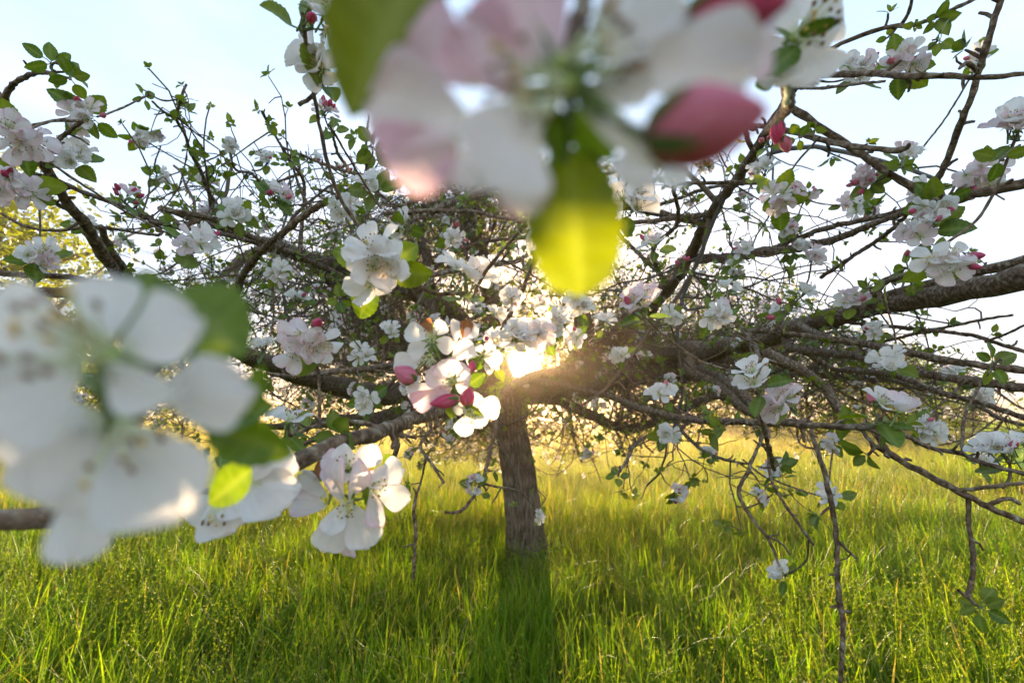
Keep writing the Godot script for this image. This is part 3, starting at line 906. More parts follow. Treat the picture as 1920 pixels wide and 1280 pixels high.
	# branches followed in the photograph, inner end first
	var t := [
		[[232, 540, 1.15, 20], [200, 490, 1.05, 21], [165, 430, .95, 20], [130, 385, .88, 19], [95, 330, .82, 18], [60, 280, .78, 18], [25, 225, .74, 17], [5, 192, .72, 15], [-10, 170, .72, 12]],
		[[246, 530, 1.2, 14], [222, 490, 1.1, 14], [200, 455, 1.05, 13], [188, 425, 1.0, 12]],
		[[5, 192, .72, 14], [20, 162, .7, 10], [50, 143, .67, 9], [75, 135, .64, 9], [97, 138, .61, 8]],
		[[85, 310, .8, 12], [90, 290, .76, 10], [106, 265, .7, 9], [130, 245, .66, 8], [152, 228, .62, 8]],
		[[340, 427, 1.6, 9], [280, 410, 1.3, 9], [240, 392, 1.1, 9], [200, 376, 1.0, 9], [150, 358, .9, 9], [100, 335, .84, 8], [48, 321, .8, 7]],
		[[130, 395, .92, 9], [95, 375, .85, 8], [50, 350, .8, 7]], [[100, 338, .85, 7], [45, 344, .75, 7], [0, 346, .7, 7]],
		[[640, 540, 2.4, 10], [560, 480, 1.6, 10], [480, 455, 1.3, 10], [420, 440, 1.15, 9], [340, 427, 1.05, 8], [280, 415, 1.0, 7]],
		[[405, 395, 1.6, 9], [390, 360, 1.45, 8], [375, 318, 1.35, 7], [358, 288, 1.25, 7], [345, 250, 1.2, 6], [331, 222, 1.15, 6], [340, 180, 1.1, 5], [349, 158, 1.1, 5]],
		[[331, 222, 1.15, 5], [305, 208, 1.1, 5], [285, 190, 1.05, 4]], [[395, 390, 1.5, 6], [385, 310, 1.3, 4], [376, 270, 1.25, 4]],
		[[570, 350, 1.6, 7], [545, 305, 1.4, 6], [520, 262, 1.3, 5], [503, 232, 1.25, 5], [491, 208, 1.2, 5]], [[645, 320, 1.2, 7], [632, 285, 1.0, 6], [622, 245, .9, 5]],
		[[684, 325, 1.2, 6], [687, 260, 1.0, 5], [692, 215, .95, 4]], [[500, 345, 1.5, 5], [470, 325, 1.3, 5], [442, 318, 1.2, 5], [432, 290, 1.15, 4]],
		[[430, 602, 1.5, 14], [442, 555, 1.35, 15], [458, 510, 1.25, 15], [492, 470, 1.15, 15], [540, 427, 1.1, 14], [592, 390, 1.05, 13], [640, 365, 1.0, 11], [690, 330, .95, 8]],
		[[640, 520, 2.0, 12], [560, 480, 1.4, 12], [500, 455, 1.2, 12], [440, 430, 1.1, 11], [380, 405, 1.0, 10], [310, 395, .95, 9]],
		[[880, 700, 3.0, 12], [800, 682, 2.0, 12], [740, 684, 1.3, 12], [680, 692, 1.0, 12], [610, 698, .9, 11], [550, 705, .85, 9], [500, 700, .8, 7]],
		[[1010, 700, 3.2, 16], [905, 762, 1.6, 18], [850, 768, .9, 22], [790, 780, .6, 26], [720, 808, .45, 29], [640, 830, .36, 32], [560, 862, .31, 34], [420, 925, .26, 36], [250, 960, .22, 38], [110, 968, .2, 40], [-80, 982, .18, 42]],
		[[645, 820, .4, 10], [600, 822, .38, 9], [570, 832, .38, 8]], [[720, 800, .5, 9], [660, 790, .5, 9], [600, 795, .48, 8], [560, 812, .46, 7]],
		[[745, 800, .6, 11], [745, 835, .6, 11], [738, 860, .6, 9]], [[790, 830, .9, 7], [812, 872, .85, 6], [832, 905, .8, 5]],
		[[930, 780, 1.6, 8], [918, 850, 1.3, 8], [902, 905, 1.2, 7], [868, 955, 1.1, 7], [835, 960, 1.05, 5]], [[902, 905, 1.2, 5], [930, 912, 1.2, 5], [975, 922, 1.25, 4], [1005, 955, 1.3, 3]],
		[[790, 900, .9, 4], [776, 950, .85, 7], [779, 1000, .85, 8], [775, 1085, .85, 5]],
		[[1000, 495, 1.2, 9], [960, 492, .9, 10], [900, 500, .7, 10], [830, 512, .6, 11], [780, 518, .55, 10], [740, 520, .5, 8]],
		[[1150, 420, 1.8, 9], [960, 410, 1.2, 8], [890, 397, 1.0, 8], [800, 395, .9, 9], [720, 400, .8, 8]], [[1000, 350, 2.0, 12], [900, 360, 1.6, 12], [800, 400, 1.3, 12], [740, 430, 1.2, 10]],
		[[1497, 137, .85, 13], [1560, 140, .75, 12], [1640, 137, .68, 12], [1700, 142, .62, 12], [1780, 142, .6, 11], [1840, 145, .58, 10], [1940, 136, .56, 9]],
		[[1471, 195, .95, 9], [1520, 130, .9, 9], [1548, 98, .9, 9], [1600, 72, .88, 9], [1660, 52, .85, 9], [1720, 45, .82, 8], [1770, 25, .8, 8], [1840, -8, .8, 8]], [[1690, 47, .84, 8], [1704, 25, .82, 7], [1712, -10, .8, 6]],
		[[1500, 165, .9, 6], [1540, 165, .8, 6], [1600, 158, .7, 6], [1660, 152, .65, 5]],
		[[1745, 372, .85, 13], [1757, 338, .8, 13], [1772, 308, .78, 12], [1795, 250, .75, 12], [1812, 208, .72, 12], [1835, 140, .7, 12], [1852, 78, .68, 12], [1884, -20, .66, 12]],
		[[1798, 240, .75, 7], [1812, 230, .74, 6], [1828, 228, .73, 5]], [[1772, 315, .78, 7], [1785, 305, .77, 6], [1796, 298, .76, 5]], [[1836, 138, .7, 10], [1815, 118, .69, 9], [1800, 128, .68, 6]],
		[[1414, 286, 1.15, 10], [1400, 238, 1.05, 10], [1480, 245, .9, 12], [1550, 264, .82, 12], [1620, 277, .76, 12], [1692, 281, .72, 11], [1705, 270, .7, 6]],
		[[1381, 336, 1.35, 8], [1425, 342, 1.3, 8], [1350, 342, 1.25, 8], [1270, 344, 1.3, 7]],
		[[1292, 484, 2.2, 20], [1370, 482, 1.8, 20], [1430, 472, 1.5, 19], [1500, 464, 1.3, 17], [1560, 450, 1.15, 15], [1640, 420, 1.0, 12], [1700, 398, .9, 12], [1780, 378, .8, 18], [1850, 360, .75, 20], [1940, 338, .7, 22]],
		[[1440, 470, 1.5, 12], [1500, 445, 1.3, 11], [1560, 425, 1.2, 11], [1640, 408, 1.1, 10], [1720, 385, 1.0, 8]],
		[[1560, 610, 1.8, 18], [1620, 575, 1.5, 20], [1700, 545, 1.3, 20], [1800, 519, 1.15, 20], [1940, 483, 1.0, 20]],
		[[1130, 740, 2.6, 12], [1200, 765, 1.5, 13], [1280, 784, 1.0, 13], [1360, 790, .8, 13], [1431, 792, .68, 13], [1520, 797, .6, 12], [1616, 801, .55, 12], [1660, 792, .53, 9]],
		[[1616, 801, .56, 9], [1700, 818, .6, 9], [1740, 838, .62, 9], [1800, 850, .6, 9], [1850, 870, .56, 9], [1940, 892, .52, 9]],
		[[1640, 805, .6, 12], [1665, 848, .58, 13], [1740, 890, .56, 13], [1812, 928, .55, 13], [1870, 958, .54, 12], [1940, 985, .53, 11]],
		[[1618, 805, .62, 8], [1640, 835, .6, 8], [1690, 865, .58, 8], [1740, 890, .57, 7]], [[1800, 920, .55, 8], [1860, 912, .53, 8], [1940, 903, .51, 7]],
		[[1816, 930, .55, 9], [1818, 985, .55, 9], [1826, 1050, .55, 9], [1816, 1118, .55, 9]], [[1870, 940, .54, 8], [1895, 935, .54, 9], [1912, 945, .53, 7]],
		[[1515, 790, .75, 9], [1522, 815, .74, 8], [1537, 855, .72, 10], [1555, 920, .7, 10], [1568, 1000, .7, 10], [1572, 1100, .69, 10], [1581, 1180, .68, 9], [1574, 1300, .67, 8]],
		[[1569, 1010, .7, 6], [1590, 1032, .7, 6], [1606, 1046, .7, 5]],
		[[1420, 800, 1.0, 7], [1408, 870, .9, 7], [1386, 922, .85, 8], [1408, 968, .82, 7], [1442, 1012, .79, 6], [1462, 1062, .76, 5]], [[1440, 1005, .79, 5], [1465, 1018, .79, 4], [1482, 1040, .79, 4]],
		[[1440, 850, .95, 6], [1446, 898, .9, 6], [1470, 942, .88, 6], [1512, 1002, .86, 6], [1526, 1022, .86, 4]],
		[[1290, 790, 1.6, 7], [1205, 822, 1.1, 7], [1178, 858, .9, 7], [1162, 885, .82, 5]], [[1260, 785, 1.8, 8], [1300, 830, 1.5, 7], [1340, 855, 1.3, 6], [1400, 870, 1.2, 5]],
		[[1500, 610, 1.9, 16], [1542, 630, 1.5, 15], [1610, 642, 1.25, 15], [1676, 654, 1.1, 15], [1784, 677, .95, 15], [1940, 696, .85, 15]],
		[[1480, 650, 2.0, 16], [1600, 668, 1.4, 15], [1703, 692, 1.1, 15], [1784, 709, .98, 16], [1940, 730, .85, 17]], [[1560, 690, 1.8, 10], [1670, 702, 1.3, 11], [1760, 735, 1.1, 11], [1850, 758, 1.0, 11], [1940, 792, .9, 11]],
		[[1600, 690, 1.7, 8], [1700, 720, 1.3, 9], [1800, 745, 1.15, 9], [1880, 785, 1.05, 8], [1940, 800, 1.0, 7]], [[1560, 600, 1.7, 8], [1700, 615, 1.3, 8], [1820, 628, 1.15, 8], [1860, 640, 1.1, 8], [1940, 665, 1.05, 8]],
		[[1640, 640, 1.5, 7], [1720, 625, 1.3, 6], [1840, 600, 1.2, 6], [1900, 590, 1.15, 5]], [[1850, 640, 1.1, 5], [1890, 625, 1.05, 5], [1940, 600, 1.0, 5]],
		[[1400, 645, 2.5, 26], [1450, 668, 2.45, 25], [1530, 710, 2.35, 22], [1572, 765, 2.25, 18], [1600, 795, 2.2, 12]], [[1290, 690, 2.9, 26], [1340, 720, 2.7, 24], [1400, 770, 2.5, 16], [1460, 800, 2.3, 10]],
		[[1415, 620, 1.3, 10], [1420, 660, .8, 9], [1422, 700, .6, 8]], [[1425, 745, .55, 8], [1432, 800, .6, 9], [1445, 850, .65, 9], [1452, 880, .75, 8]],
		[[1250, 530, 2.6, 10], [1225, 470, 1.9, 9], [1270, 420, 1.6, 8], [1262, 350, 1.4, 8]], [[1620, 590, 1.5, 12], [1650, 540, .9, 10], [1690, 520, .7, 9], [1730, 505, .6, 8]],
		[[1130, 400, 2.5, 8], [1230, 385, 2.0, 8], [1330, 352, 1.7, 7], [1420, 343, 1.5, 7]], [[1700, 400, 1.1, 8], [1660, 440, 1.2, 8], [1600, 480, 1.4, 8], [1540, 520, 1.6, 8]],
		[[300, 440, 1.3, 6], [180, 425, 1.05, 6], [110, 432, 1.0, 6], [50, 425, 1.0, 6], [0, 400, 1.0, 5]], [[215, 538, 1.2, 14], [130, 520, 1.1, 12], [60, 516, 1.05, 12], [-20, 512, 1.0, 12]],
	]
	for a in t:
		traced("branch", a)
	say("traced branches")
	# shoots that fill the crown from every limb
	var lp := nodes_p.duplicate()
	var lr := nodes_r.duplicate()
	for k in range(4, first, 3):
		if lr[k] > 0.006 and to_px(lp[k]).z > 1.3 and lp[k].y > 1.45 and rng.randf() < 0.5:
			grow(lp[k], (rand_dir() + Vector3(0, 0.1, 0)).normalized(), rng.randf_range(0.5, 1.3), minf(lr[k] * 0.6, 0.012), 1)
	for k in range(first, lp.size(), 3):
		if to_px(lp[k]).z > 0.75 and rng.randf() < 0.32:
			grow(lp[k], (rand_dir() + Vector3(0, 0.2, 0)).normalized(), rng.randf_range(0.12, 0.45), 0.0028, 2)
	var tw := put("twigs", twigs.mesh(M.twig), tree)
	tw.set_meta("kind", "stuff")
	tw.set_meta("label", "tangle of fine dark twigs filling the crown")
	say("twigs: %d triangles, %d branches, %d leaf spots, %d flower spots" % [twigs.ix.size() / 3, n_branch, spot_rosette.size(), spot_flower.size()])
	near_clusters()
	sharp_clusters()
	say("clusters")
	far_foliage()

func in_sun_hole(p: Vector3) -> bool:
	return sun_off(p).length() < 0.02 + 0.033 * p.distance_to(eye)

func sun_off(p: Vector3) -> Vector3:      # how far a point stands from the line through the hole in the crown towards the sun
	var ray := p - eye + cu * 0.012
	return ray - sun_dir * ray.dot(sun_dir)

func far_foliage() -> void:
	for kind in 3:
		var g: Color = [Color(0.14, 0.21, 0.02), Color(0.1, 0.16, 0.018), Color(0.19, 0.24, 0.03)][kind]
		var b := Buf.new()
		for k in 5:
			var a := TAU * k / 5.0 + rng.randf_range(-0.4, 0.4)
			var up := rng.randf_range(0.2, 1.1)
			var d := Vector3(cos(a) * cos(up), sin(up), sin(a) * cos(up))
			var l := rng.randf_range(0.014, 0.03)
			b.append(leaf_buf(5, 3, g, rng.randf_range(0.2, 0.6), rng.randf_range(-0.3, 0.1)), Transform3D(frame_y(d, Vector3.UP) * Basis.from_scale(Vector3.ONE * l), d * 0.004))
		var xs := []
		for k in range(kind, spot_rosette.size(), 3):
			var s: Array = spot_rosette[k]
			if in_sun_hole(s[0]):
				continue
			xs.append(Transform3D(frame_y(s[1] + rand_dir() * 0.4, rand_dir()) * Basis.from_scale(Vector3.ONE * rng.randf_range(0.55, 1.25)), s[0]))
		var o := scatter("foliage", b.mesh(M.leaf), xs, PackedColorArray(), tree)
		tag(o, "small young green leaves all through the crown", "", "", "stuff")
	var bunch := []
	for v in 5:
		var pb := Buf.new()
		var sb := Buf.new()
		for f in 5:
			var a := f * 2.4 + rng.randf()
			var ax := (Vector3(cos(a), rng.randf_range(0.3, 1.0), sin(a)) + rand_dir() * 0.3).normalized()
			var at := ax * rng.randf_range(0.016, 0.026)
			var fx := Transform3D(frame_y(ax, rand_dir()) * Basis.from_scale(Vector3.ONE * rng.randf_range(0.8, 1.05)), at)
			var open := rng.randf_range(0.55, 1.3)
			for q in 5:
				pb.append(petal_buf(6, 6, 1 if (v + f) % 2 else 0, 0.5, 0.05), fx * flower_petal_xf(q, open, 0.0205, 0.0168))
			sb.append(stamen_buf(8, true, 3), fx)
		for k in 3:
			var ax := (flat_dir() + Vector3(0, 0.7, 0)).normalized()
			pb.append(bud_buf(5, 4, 1.0 if k else 0.45), Transform3D(frame_y(ax, rand_dir()) * Basis.from_scale(Vector3.ONE * 0.013), ax * 0.022))
			stalk_buf(sb, Vector3.ZERO, ax * 0.024, 0.0008)
		var lb := Buf.new()
		for k in 5:
			var d := (flat_dir() + Vector3(0, rng.randf_range(-0.3, 0.4), 0)).normalized()
			lb.append(leaf_buf(9, 5, [Color(0.14, 0.22, 0.02), Color(0.19, 0.25, 0.02)][k % 2], 0.3, -0.15), Transform3D(frame_y(d, Vector3.UP) * Basis.from_scale(Vector3.ONE * rng.randf_range(0.026, 0.042)), d * 0.008))
		var m := pb.mesh(M.petal)
		sb.mesh(M.plain, m)
		lb.mesh(M.leaf, m)
		bunch.append(m)
	var made := 0
	var rest := []
	for s in spot_flower:
		var q := to_px(s[0])
		if q.z > 1.0 and q.z < 2.9 and made < 170 and q.x > -60.0 and q.x < 1980.0 and not in_sun_hole(s[0]):
			var ax: Vector3 = (s[1] + rand_dir() * 0.5 + (eye - s[0]).normalized() * 0.6 + Vector3(0, 0.3, 0)).normalized()
			put("blossom_cluster", bunch[made % 5], tree, Transform3D(frame_y(ax, rand_dir()) * Basis.from_scale(Vector3.ONE * rng.randf_range(0.85, 1.1)), s[0]))
			made += 1
		else:
			rest.append(s)
	say("single bunches: %d" % made)
	spot_flower = rest
	for kind in 2:
		var pb := Buf.new()
		var sb := Buf.new()
		for f in 4:
			var a := TAU * f / 4.0 + rng.randf()
			var ax := (Vector3(cos(a), 0.6, sin(a)) + rand_dir() * 0.3).normalized()
			var at := ax * 0.024
			var fx := Transform3D(frame_y(ax, rand_dir()), at)
			for q in 5:
				pb.append(petal_buf(4, 4, kind, 0.5, 0.05), fx * flower_petal_xf(q, rng.randf_range(0.8, 1.25), 0.0215, 0.0175))
			sb.blob(at + ax * 0.004, Vector3.ONE * 0.003, Color(0.55, 0.48, 0.15))
		for k in 3:
			var a := rng.randf() * TAU
			var d := Vector3(cos(a), 0.1, sin(a))
			sb.append(leaf_buf(5, 3, Color(0.09, 0.15, 0.02), 0.3, -0.1), Transform3D(frame_y(d, Vector3.UP) * Basis.from_scale(Vector3.ONE * 0.032), d * 0.006))
		var m := pb.mesh(M.petal)
		sb.mesh(M.leaf, m)
		var xs := []
		for k in range(kind, spot_flower.size(), 2):
			var s: Array = spot_flower[k]
			if in_sun_hole(s[0]):
				continue
			xs.append(Transform3D(frame_y(s[1] + rand_dir() * 0.6 + Vector3(0, 0.3, 0), rand_dir()) * Basis.from_scale(Vector3.ONE * rng.randf_range(0.7, 1.1)), s[0]))
		var o := scatter("blossoms", m, xs, PackedColorArray(), tree)
		tag(o, "distant white blossoms scattered through the far crown", "", "", "stuff")

# ---------------------------------------------------------------- meadow
func flat_sheet(called: String, outline: PackedVector2Array, y: float, mat: Material, label: String) -> void:
	var b := Buf.new()
	for k in Geometry2D.triangulate_polygon(outline):
		b.ix.append(b.vert(Vector3(outline[k].x, y, outline[k].y), Vector3.UP, Color.WHITE))
	for k in range(0, b.ix.size(), 3):
		var f := (b.v[b.ix[k + 2]] - b.v[b.ix[k]]).cross(b.v[b.ix[k + 1]] - b.v[b.ix[k]])
		if f.y < 0.0:
			var s := b.ix[k + 1]
			b.ix[k + 1] = b.ix[k + 2]
			b.ix[k + 2] = s
	var o := put(called, b.mesh(mat), self)
	tag(o, label, called.replace("_", " "), "", "structure")

func blade(b: Buf, base: Vector3, h: float, lean: Vector3, curl: float, w: float, col: Color, rows := 5) -> void:
	var p := PackedVector3Array()
	var cc := PackedColorArray()
	var side := lean.cross(Vector3.UP).normalized()
	if side.length() < 0.5:
		side = Vector3.RIGHT
	side = side.rotated(Vector3.UP, rng.randf_range(-1.2, 1.2))
	for r in rows:
		var t := float(r) / (rows - 1)
		var c := base + Vector3.UP * h * (t - 0.35 * curl * t * t * t) + lean * h * (0.25 * t + curl * t * t * 0.8)
		var ww := w * (1.0 - pow(t, 2.2)) * (0.7 + 0.3 * minf(1.0, t * 4.0)) + 0.0002
		p.append(c - side * ww * 0.5)
		p.append(c + side * ww * 0.5)
		cc.append(col)
		cc.append(col)
	b.grid(p, rows, 2, cc)

func flat_dir() -> Vector3:
	var a := rng.randf() * TAU
	return Vector3(cos(a), 0, sin(a))

# a square of meadow SIDE metres wide, its blades gathered in clumps
func grass_patch(side: float, per_m2: float, hmin: float, hmax: float, w: float, straw: float, rows: int, clump: float) -> ArrayMesh:
	var b := Buf.new()
	var n := int(side * side * per_m2)
	var clumps := []
	for k in maxi(6, int(side * side / (clump * clump * 2.2))):
		clumps.append([Vector3(rng.randf_range(-0.5, 0.5) * side, 0, rng.randf_range(-0.5, 0.5) * side), rng.randf_range(0.45, 1.25), flat_dir() * rng.randf_range(0.0, 0.6), rng.randf(), rng.randf_range(0.7, 1.25), rng.randf_range(0.75, 1.35)])
	for k in n:
		var cl: Array = clumps[rng.randi() % clumps.size()]
		var p: Vector3 = cl[0] + flat_dir() * clump * sqrt(rng.randf()) * 1.3
		if rng.randf() < 0.3:
			p = Vector3(rng.randf_range(-0.5, 0.5) * side, 0, rng.randf_range(-0.5, 0.5) * side)
		var g: Color = Color(0.11, 0.235, 0.013).lerp(Color(0.28, 0.375, 0.022), clampf(cl[3] + rng.randf_range(-0.35, 0.35), 0, 1)) * cl[5]
		if rng.randf() < straw:
			g = Color(0.46, 0.38, 0.16).lerp(Color(0.33, 0.3, 0.09), rng.randf())
		blade(b, p, rng.randf_range(hmin, hmax) * cl[1], (cl[2] + flat_dir() * rng.randf_range(0.2, 1.0)), rng.randf_range(0.0, 0.85), w * cl[4] * rng.randf_range(0.5, 1.4), g, rows)
	return b.mesh(M.grass)

func weed_patch(side: float, count: int) -> ArrayMesh:        # bedstraw: thin stems with whorls of little narrow leaves
	var b := Buf.new()
	var hub := Vector3.ZERO
	for s in count:
		if s % 5 == 0:
			hub = Vector3(rng.randf_range(-0.5, 0.5) * side, 0, rng.randf_range(-0.5, 0.5) * side)
		var base := hub + flat_dir() * 0.05 * rng.randf()
		var h := rng.randf_range(0.22, 0.46)
		var lean := flat_dir() * rng.randf_range(0.05, 0.3)
		var g := Color(0.17, 0.28, 0.025).lerp(Color(0.34, 0.38, 0.05), rng.randf())
		var pts := PackedVector3Array()
		var rad := PackedFloat32Array()
		for k in 4:
			var t := k / 3.0
			pts.append(base + Vector3.UP * h * t + lean * h * t * t)
			rad.append(0.0012 - 0.0006 * t)
		b.tube(pts, rad, 3, g)
		var n := 7
		for k in n:
			var t := 0.35 + 0.65 * k / (n - 1)
			var c := base + Vector3.UP * h * t + lean * h * t * t
			for q in 5:
				var d := (flat_dir() + Vector3(0, rng.randf_range(0.0, 0.7), 0)).normalized()
				var l := rng.randf_range(0.014, 0.032)
				blade(b, c, l * 0.4, d * 2.0, 0.2, 0.0065, g * rng.randf_range(0.85, 1.25), 3)
	return b.mesh(M.grass)

func seed_patch(side: float, count: int, v: int) -> ArrayMesh:
	var b := Buf.new()
	for k in count:
		var one := seed_stalk_buf([0.58, 0.68, 0.5][v] * rng.randf_range(0.75, 1.2), [Color(0.36, 0.3, 0.12), Color(0.32, 0.27, 0.11), Color(0.26, 0.27, 0.09)][(v + k) % 3], rng.randf_range(0.1, 0.65), 16)
		b.append(one, Transform3D(Basis(flat_dir(), rng.randf_range(0, 0.2)), Vector3(rng.randf_range(-0.5, 0.5) * side, 0, rng.randf_range(-0.5, 0.5) * side)))
	return b.mesh(M.straw)

# squares laid side by side over the wedge of meadow from D0 to D1 metres out, each turned by quarter turns
func lay(side: float, d0: float, d1: float, extra: float, keep := 1.0) -> Array:
	var out := []
	var z := -d0 - side * 0.5
	while z > -d1 - side:
		var half := -z * 1.2 + extra
		var x := -half
		while x < half:
			var p := Vector3(x + rng.randf_range(-0.12, 0.12) * side, 0, z + rng.randf_range(-0.12, 0.12) * side)
			if not in_crop(p) and rng.randf() < keep:
				var tall := 1.0 + 0.3 * patch.get_noise_2d(p.x, p.z) + rng.randf_range(-0.06, 0.06)
				out.append(Transform3D(Basis(Vector3.UP, (rng.randi() % 4) * PI * 0.5 + rng.randf_range(-0.2, 0.2)) * Basis.from_scale(Vector3(1.06 if rng.randf() < 0.5 else -1.06, tall, 1.06)), p))
			x += side
		z -= side
	return out

var patch := FastNoiseLite.new()

func seed_stalk_buf(h: float, pale: Color, droop: float, n: int) -> Buf:
	var b := Buf.new()
	var lean := flat_dir()
	var pts := PackedVector3Array()
	var rad := PackedFloat32Array()
	for k in 8:
		var t := k / 7.0
		pts.append(Vector3.UP * h * (t - droop * 0.35 * pow(t, 4)) + lean * h * (0.08 * t + droop * 0.5 * pow(t, 4)))
		rad.append(0.0013 - 0.0008 * t)
	b.tube(pts, rad, 3, pale * 0.8)
	for k in n:
		var t := 0.72 + 0.28 * k / (n - 1)
		var f := t * 7.0
		var i := mini(int(f), 6)
		var c := pts[i].lerp(pts[i + 1], f - i)
		var ax := (pts[i + 1] - pts[i]).normalized()
		var d := (ax * 0.9 + rand_dir() * 0.5 - Vector3.UP * droop * 0.5).normalized()
		var l := rng.randf_range(0.009, 0.016)
		var mid := c + d * l * 0.5
		var k0 := b.vert(c, -d, pale)
		var sd := d.cross(Vector3.UP).normalized() * 0.0016
		var s2 := d.cross(sd).normalized() * 0.0016
		var ring := []
		for q in [sd, s2, -sd, -s2]:
			ring.append(b.vert(mid + q, q.normalized(), pale))
		var k1 := b.vert(c + d * l, d, pale)
		for q in 4:
			b.tri(k0, ring[q], ring[(q + 1) % 4])
			b.tri(k1, ring[q], ring[(q + 1) % 4])
	return b

func field_pos(d0: float, d1: float, extra: float) -> Vector3:
	var d := sqrt(lerpf(d0 * d0, d1 * d1, rng.randf()))
	return Vector3(rng.randf_range(-1.0, 1.0) * (d * 1.2 + extra), 0, -d)

var crop_edge := []
func in_crop(p: Vector3) -> bool:
	return Geometry2D.is_point_in_polygon(Vector2(p.x, p.z), crop_outline)
var crop_outline := PackedVector2Array()

func meadow() -> void:
	var far := 420.0
	flat_sheet("ground", PackedVector2Array([Vector2(-far, 60), Vector2(far, 60), Vector2(far, -far), Vector2(-far, -far)]), 0.0, M.ground, "meadow ground under the grass reaching the horizon")
	for e in [[1985, 1010], [1905, 930], [1862, 880], [1826, 840], [1795, 808], [1785, 797]]:
		var g := ground_at(e[0], e[1])
		crop_outline.append(Vector2(g.x, g.z))
	var last := crop_outline[crop_outline.size() - 1]
	crop_outline.append(last + Vector2(30, -130))
	crop_outline.append(Vector2(400, -230))
	crop_outline.append(Vector2(400, -4))
	flat_sheet("crop_field", crop_outline, 0.62, M.crop, "smooth bright green crop field beyond the golden meadow")
	patch.seed = 31
	patch.frequency = 0.35
	var spread := [
		["grass", "fresh green grass of mixed blades in front of the trunk", 0.8, 1.0, 5.4, 4, [2700.0, 0.1, 0.38, 0.0075, 0.07, 6, 0.09]],
		["meadow_grass", "mixed green and straw grass around and behind the trunk", 1.6, 5.4, 14.0, 3, [800.0, 0.18, 0.52, 0.009, 0.42, 4, 0.16]],
		["hay_grass", "golden hay grass further out in the meadow", 4.0, 14.0, 44.0, 3, [170.0, 0.25, 0.7, 0.016, 0.85, 4, 0.4]],
		["pale_hay_grass", "palest golden hay grass towards the horizon", 14.0, 44.0, 170.0, 2, [20.0, 0.35, 0.9, 0.05, 0.92, 3, 1.2]],
	]
	for sp in spread:
		var all := lay(sp[2], sp[3], sp[4], 1.0)
		var q: Array = sp[6]
		for v in int(sp[5]):
			var xs := []
			for k in range(v, all.size(), int(sp[5])):
				xs.append(all[k])
			tag(scatter(sp[0], grass_patch(sp[2], q[0], q[1], q[2], q[3], q[4], q[5], q[6]), xs, PackedColorArray(), self), sp[1] + [", broad-bladed", ", fine-bladed", ", tufted", ", leaning"][v], "grass", "", "stuff")
		say("%s %d" % [sp[0], all.size()])
	var rows := []
	var z := -8.0
	while z > -90.0:
		var x := 4.0
		while x < 110.0:
			if in_crop(Vector3(x, 0, z)) and x < -z * 1.25 + 6.0:
				rows.append(Transform3D(Basis(Vector3.UP, (rng.randi() % 4) * PI * 0.5), Vector3(x, 0.25, z)))
			x += 3.0
		z -= 3.0
	tag(scatter("young_wheat", grass_patch(3.0, 260.0, 0.42, 0.56, 0.014, 0.0, 3, 0.5), rows, PackedColorArray(), self), "upright bright green young wheat covering the crop field", "crop", "", "stuff")
	tag(scatter("bedstraw_weeds", weed_patch(1.0, 150), lay(1.0, 1.2, 8.0, 1.0, 0.75), PackedColorArray(), self), "feathery light green bedstraw among the grass", "weeds", "", "stuff")
	tag(scatter("seeding_grass", seed_patch(1.5, 60, 0), lay(1.5, 4.6, 16.0, 1.0, 0.9), PackedColorArray(), self), "pale seeding grass stems in the sunlit meadow", "grass", "", "stuff")
	tag(scatter("sparse_seeding_grass", seed_patch(1.0, 5, 1), lay(1.0, 1.8, 4.6, 1.0, 0.7), PackedColorArray(), self), "few seeding grass stems in front of the trunk", "grass", "", "stuff")
	tag(scatter("distant_seeding_grass", seed_patch(4.0, 130, 2), lay(4.0, 16.0, 46.0, 1.0, 1.0), PackedColorArray(), self), "hazy seeding grass stems far out in the meadow", "grass", "", "stuff")
	# single seed heads that stand out before the trunk
	for e in [[648, 1235, .62, .55, "pale nodding seed head bent over the grass before the trunk"], [492, 1260, .5, .05, "thin brown upright seed head in the shaded grass"], [1640, 1190, .6, .3, "straw-coloured seed head near the hanging bare twig"], [1848, 1180, .6, .35, "straw-coloured seed head beside the small green leaves"], [62, 1210, .6, .5, "pale bent seed head under the dark branch end"]]:
		var g := ground_at(e[0], e[1] + 60)
		var b := seed_stalk_buf(e[2], Color(0.45, 0.38, 0.18), e[3], 44)
		tag(put("grass_stalk", b.mesh(M.straw), self, Transform3D(Basis.IDENTITY, g)), e[4], "grass stalk", "single seed heads in the near grass")

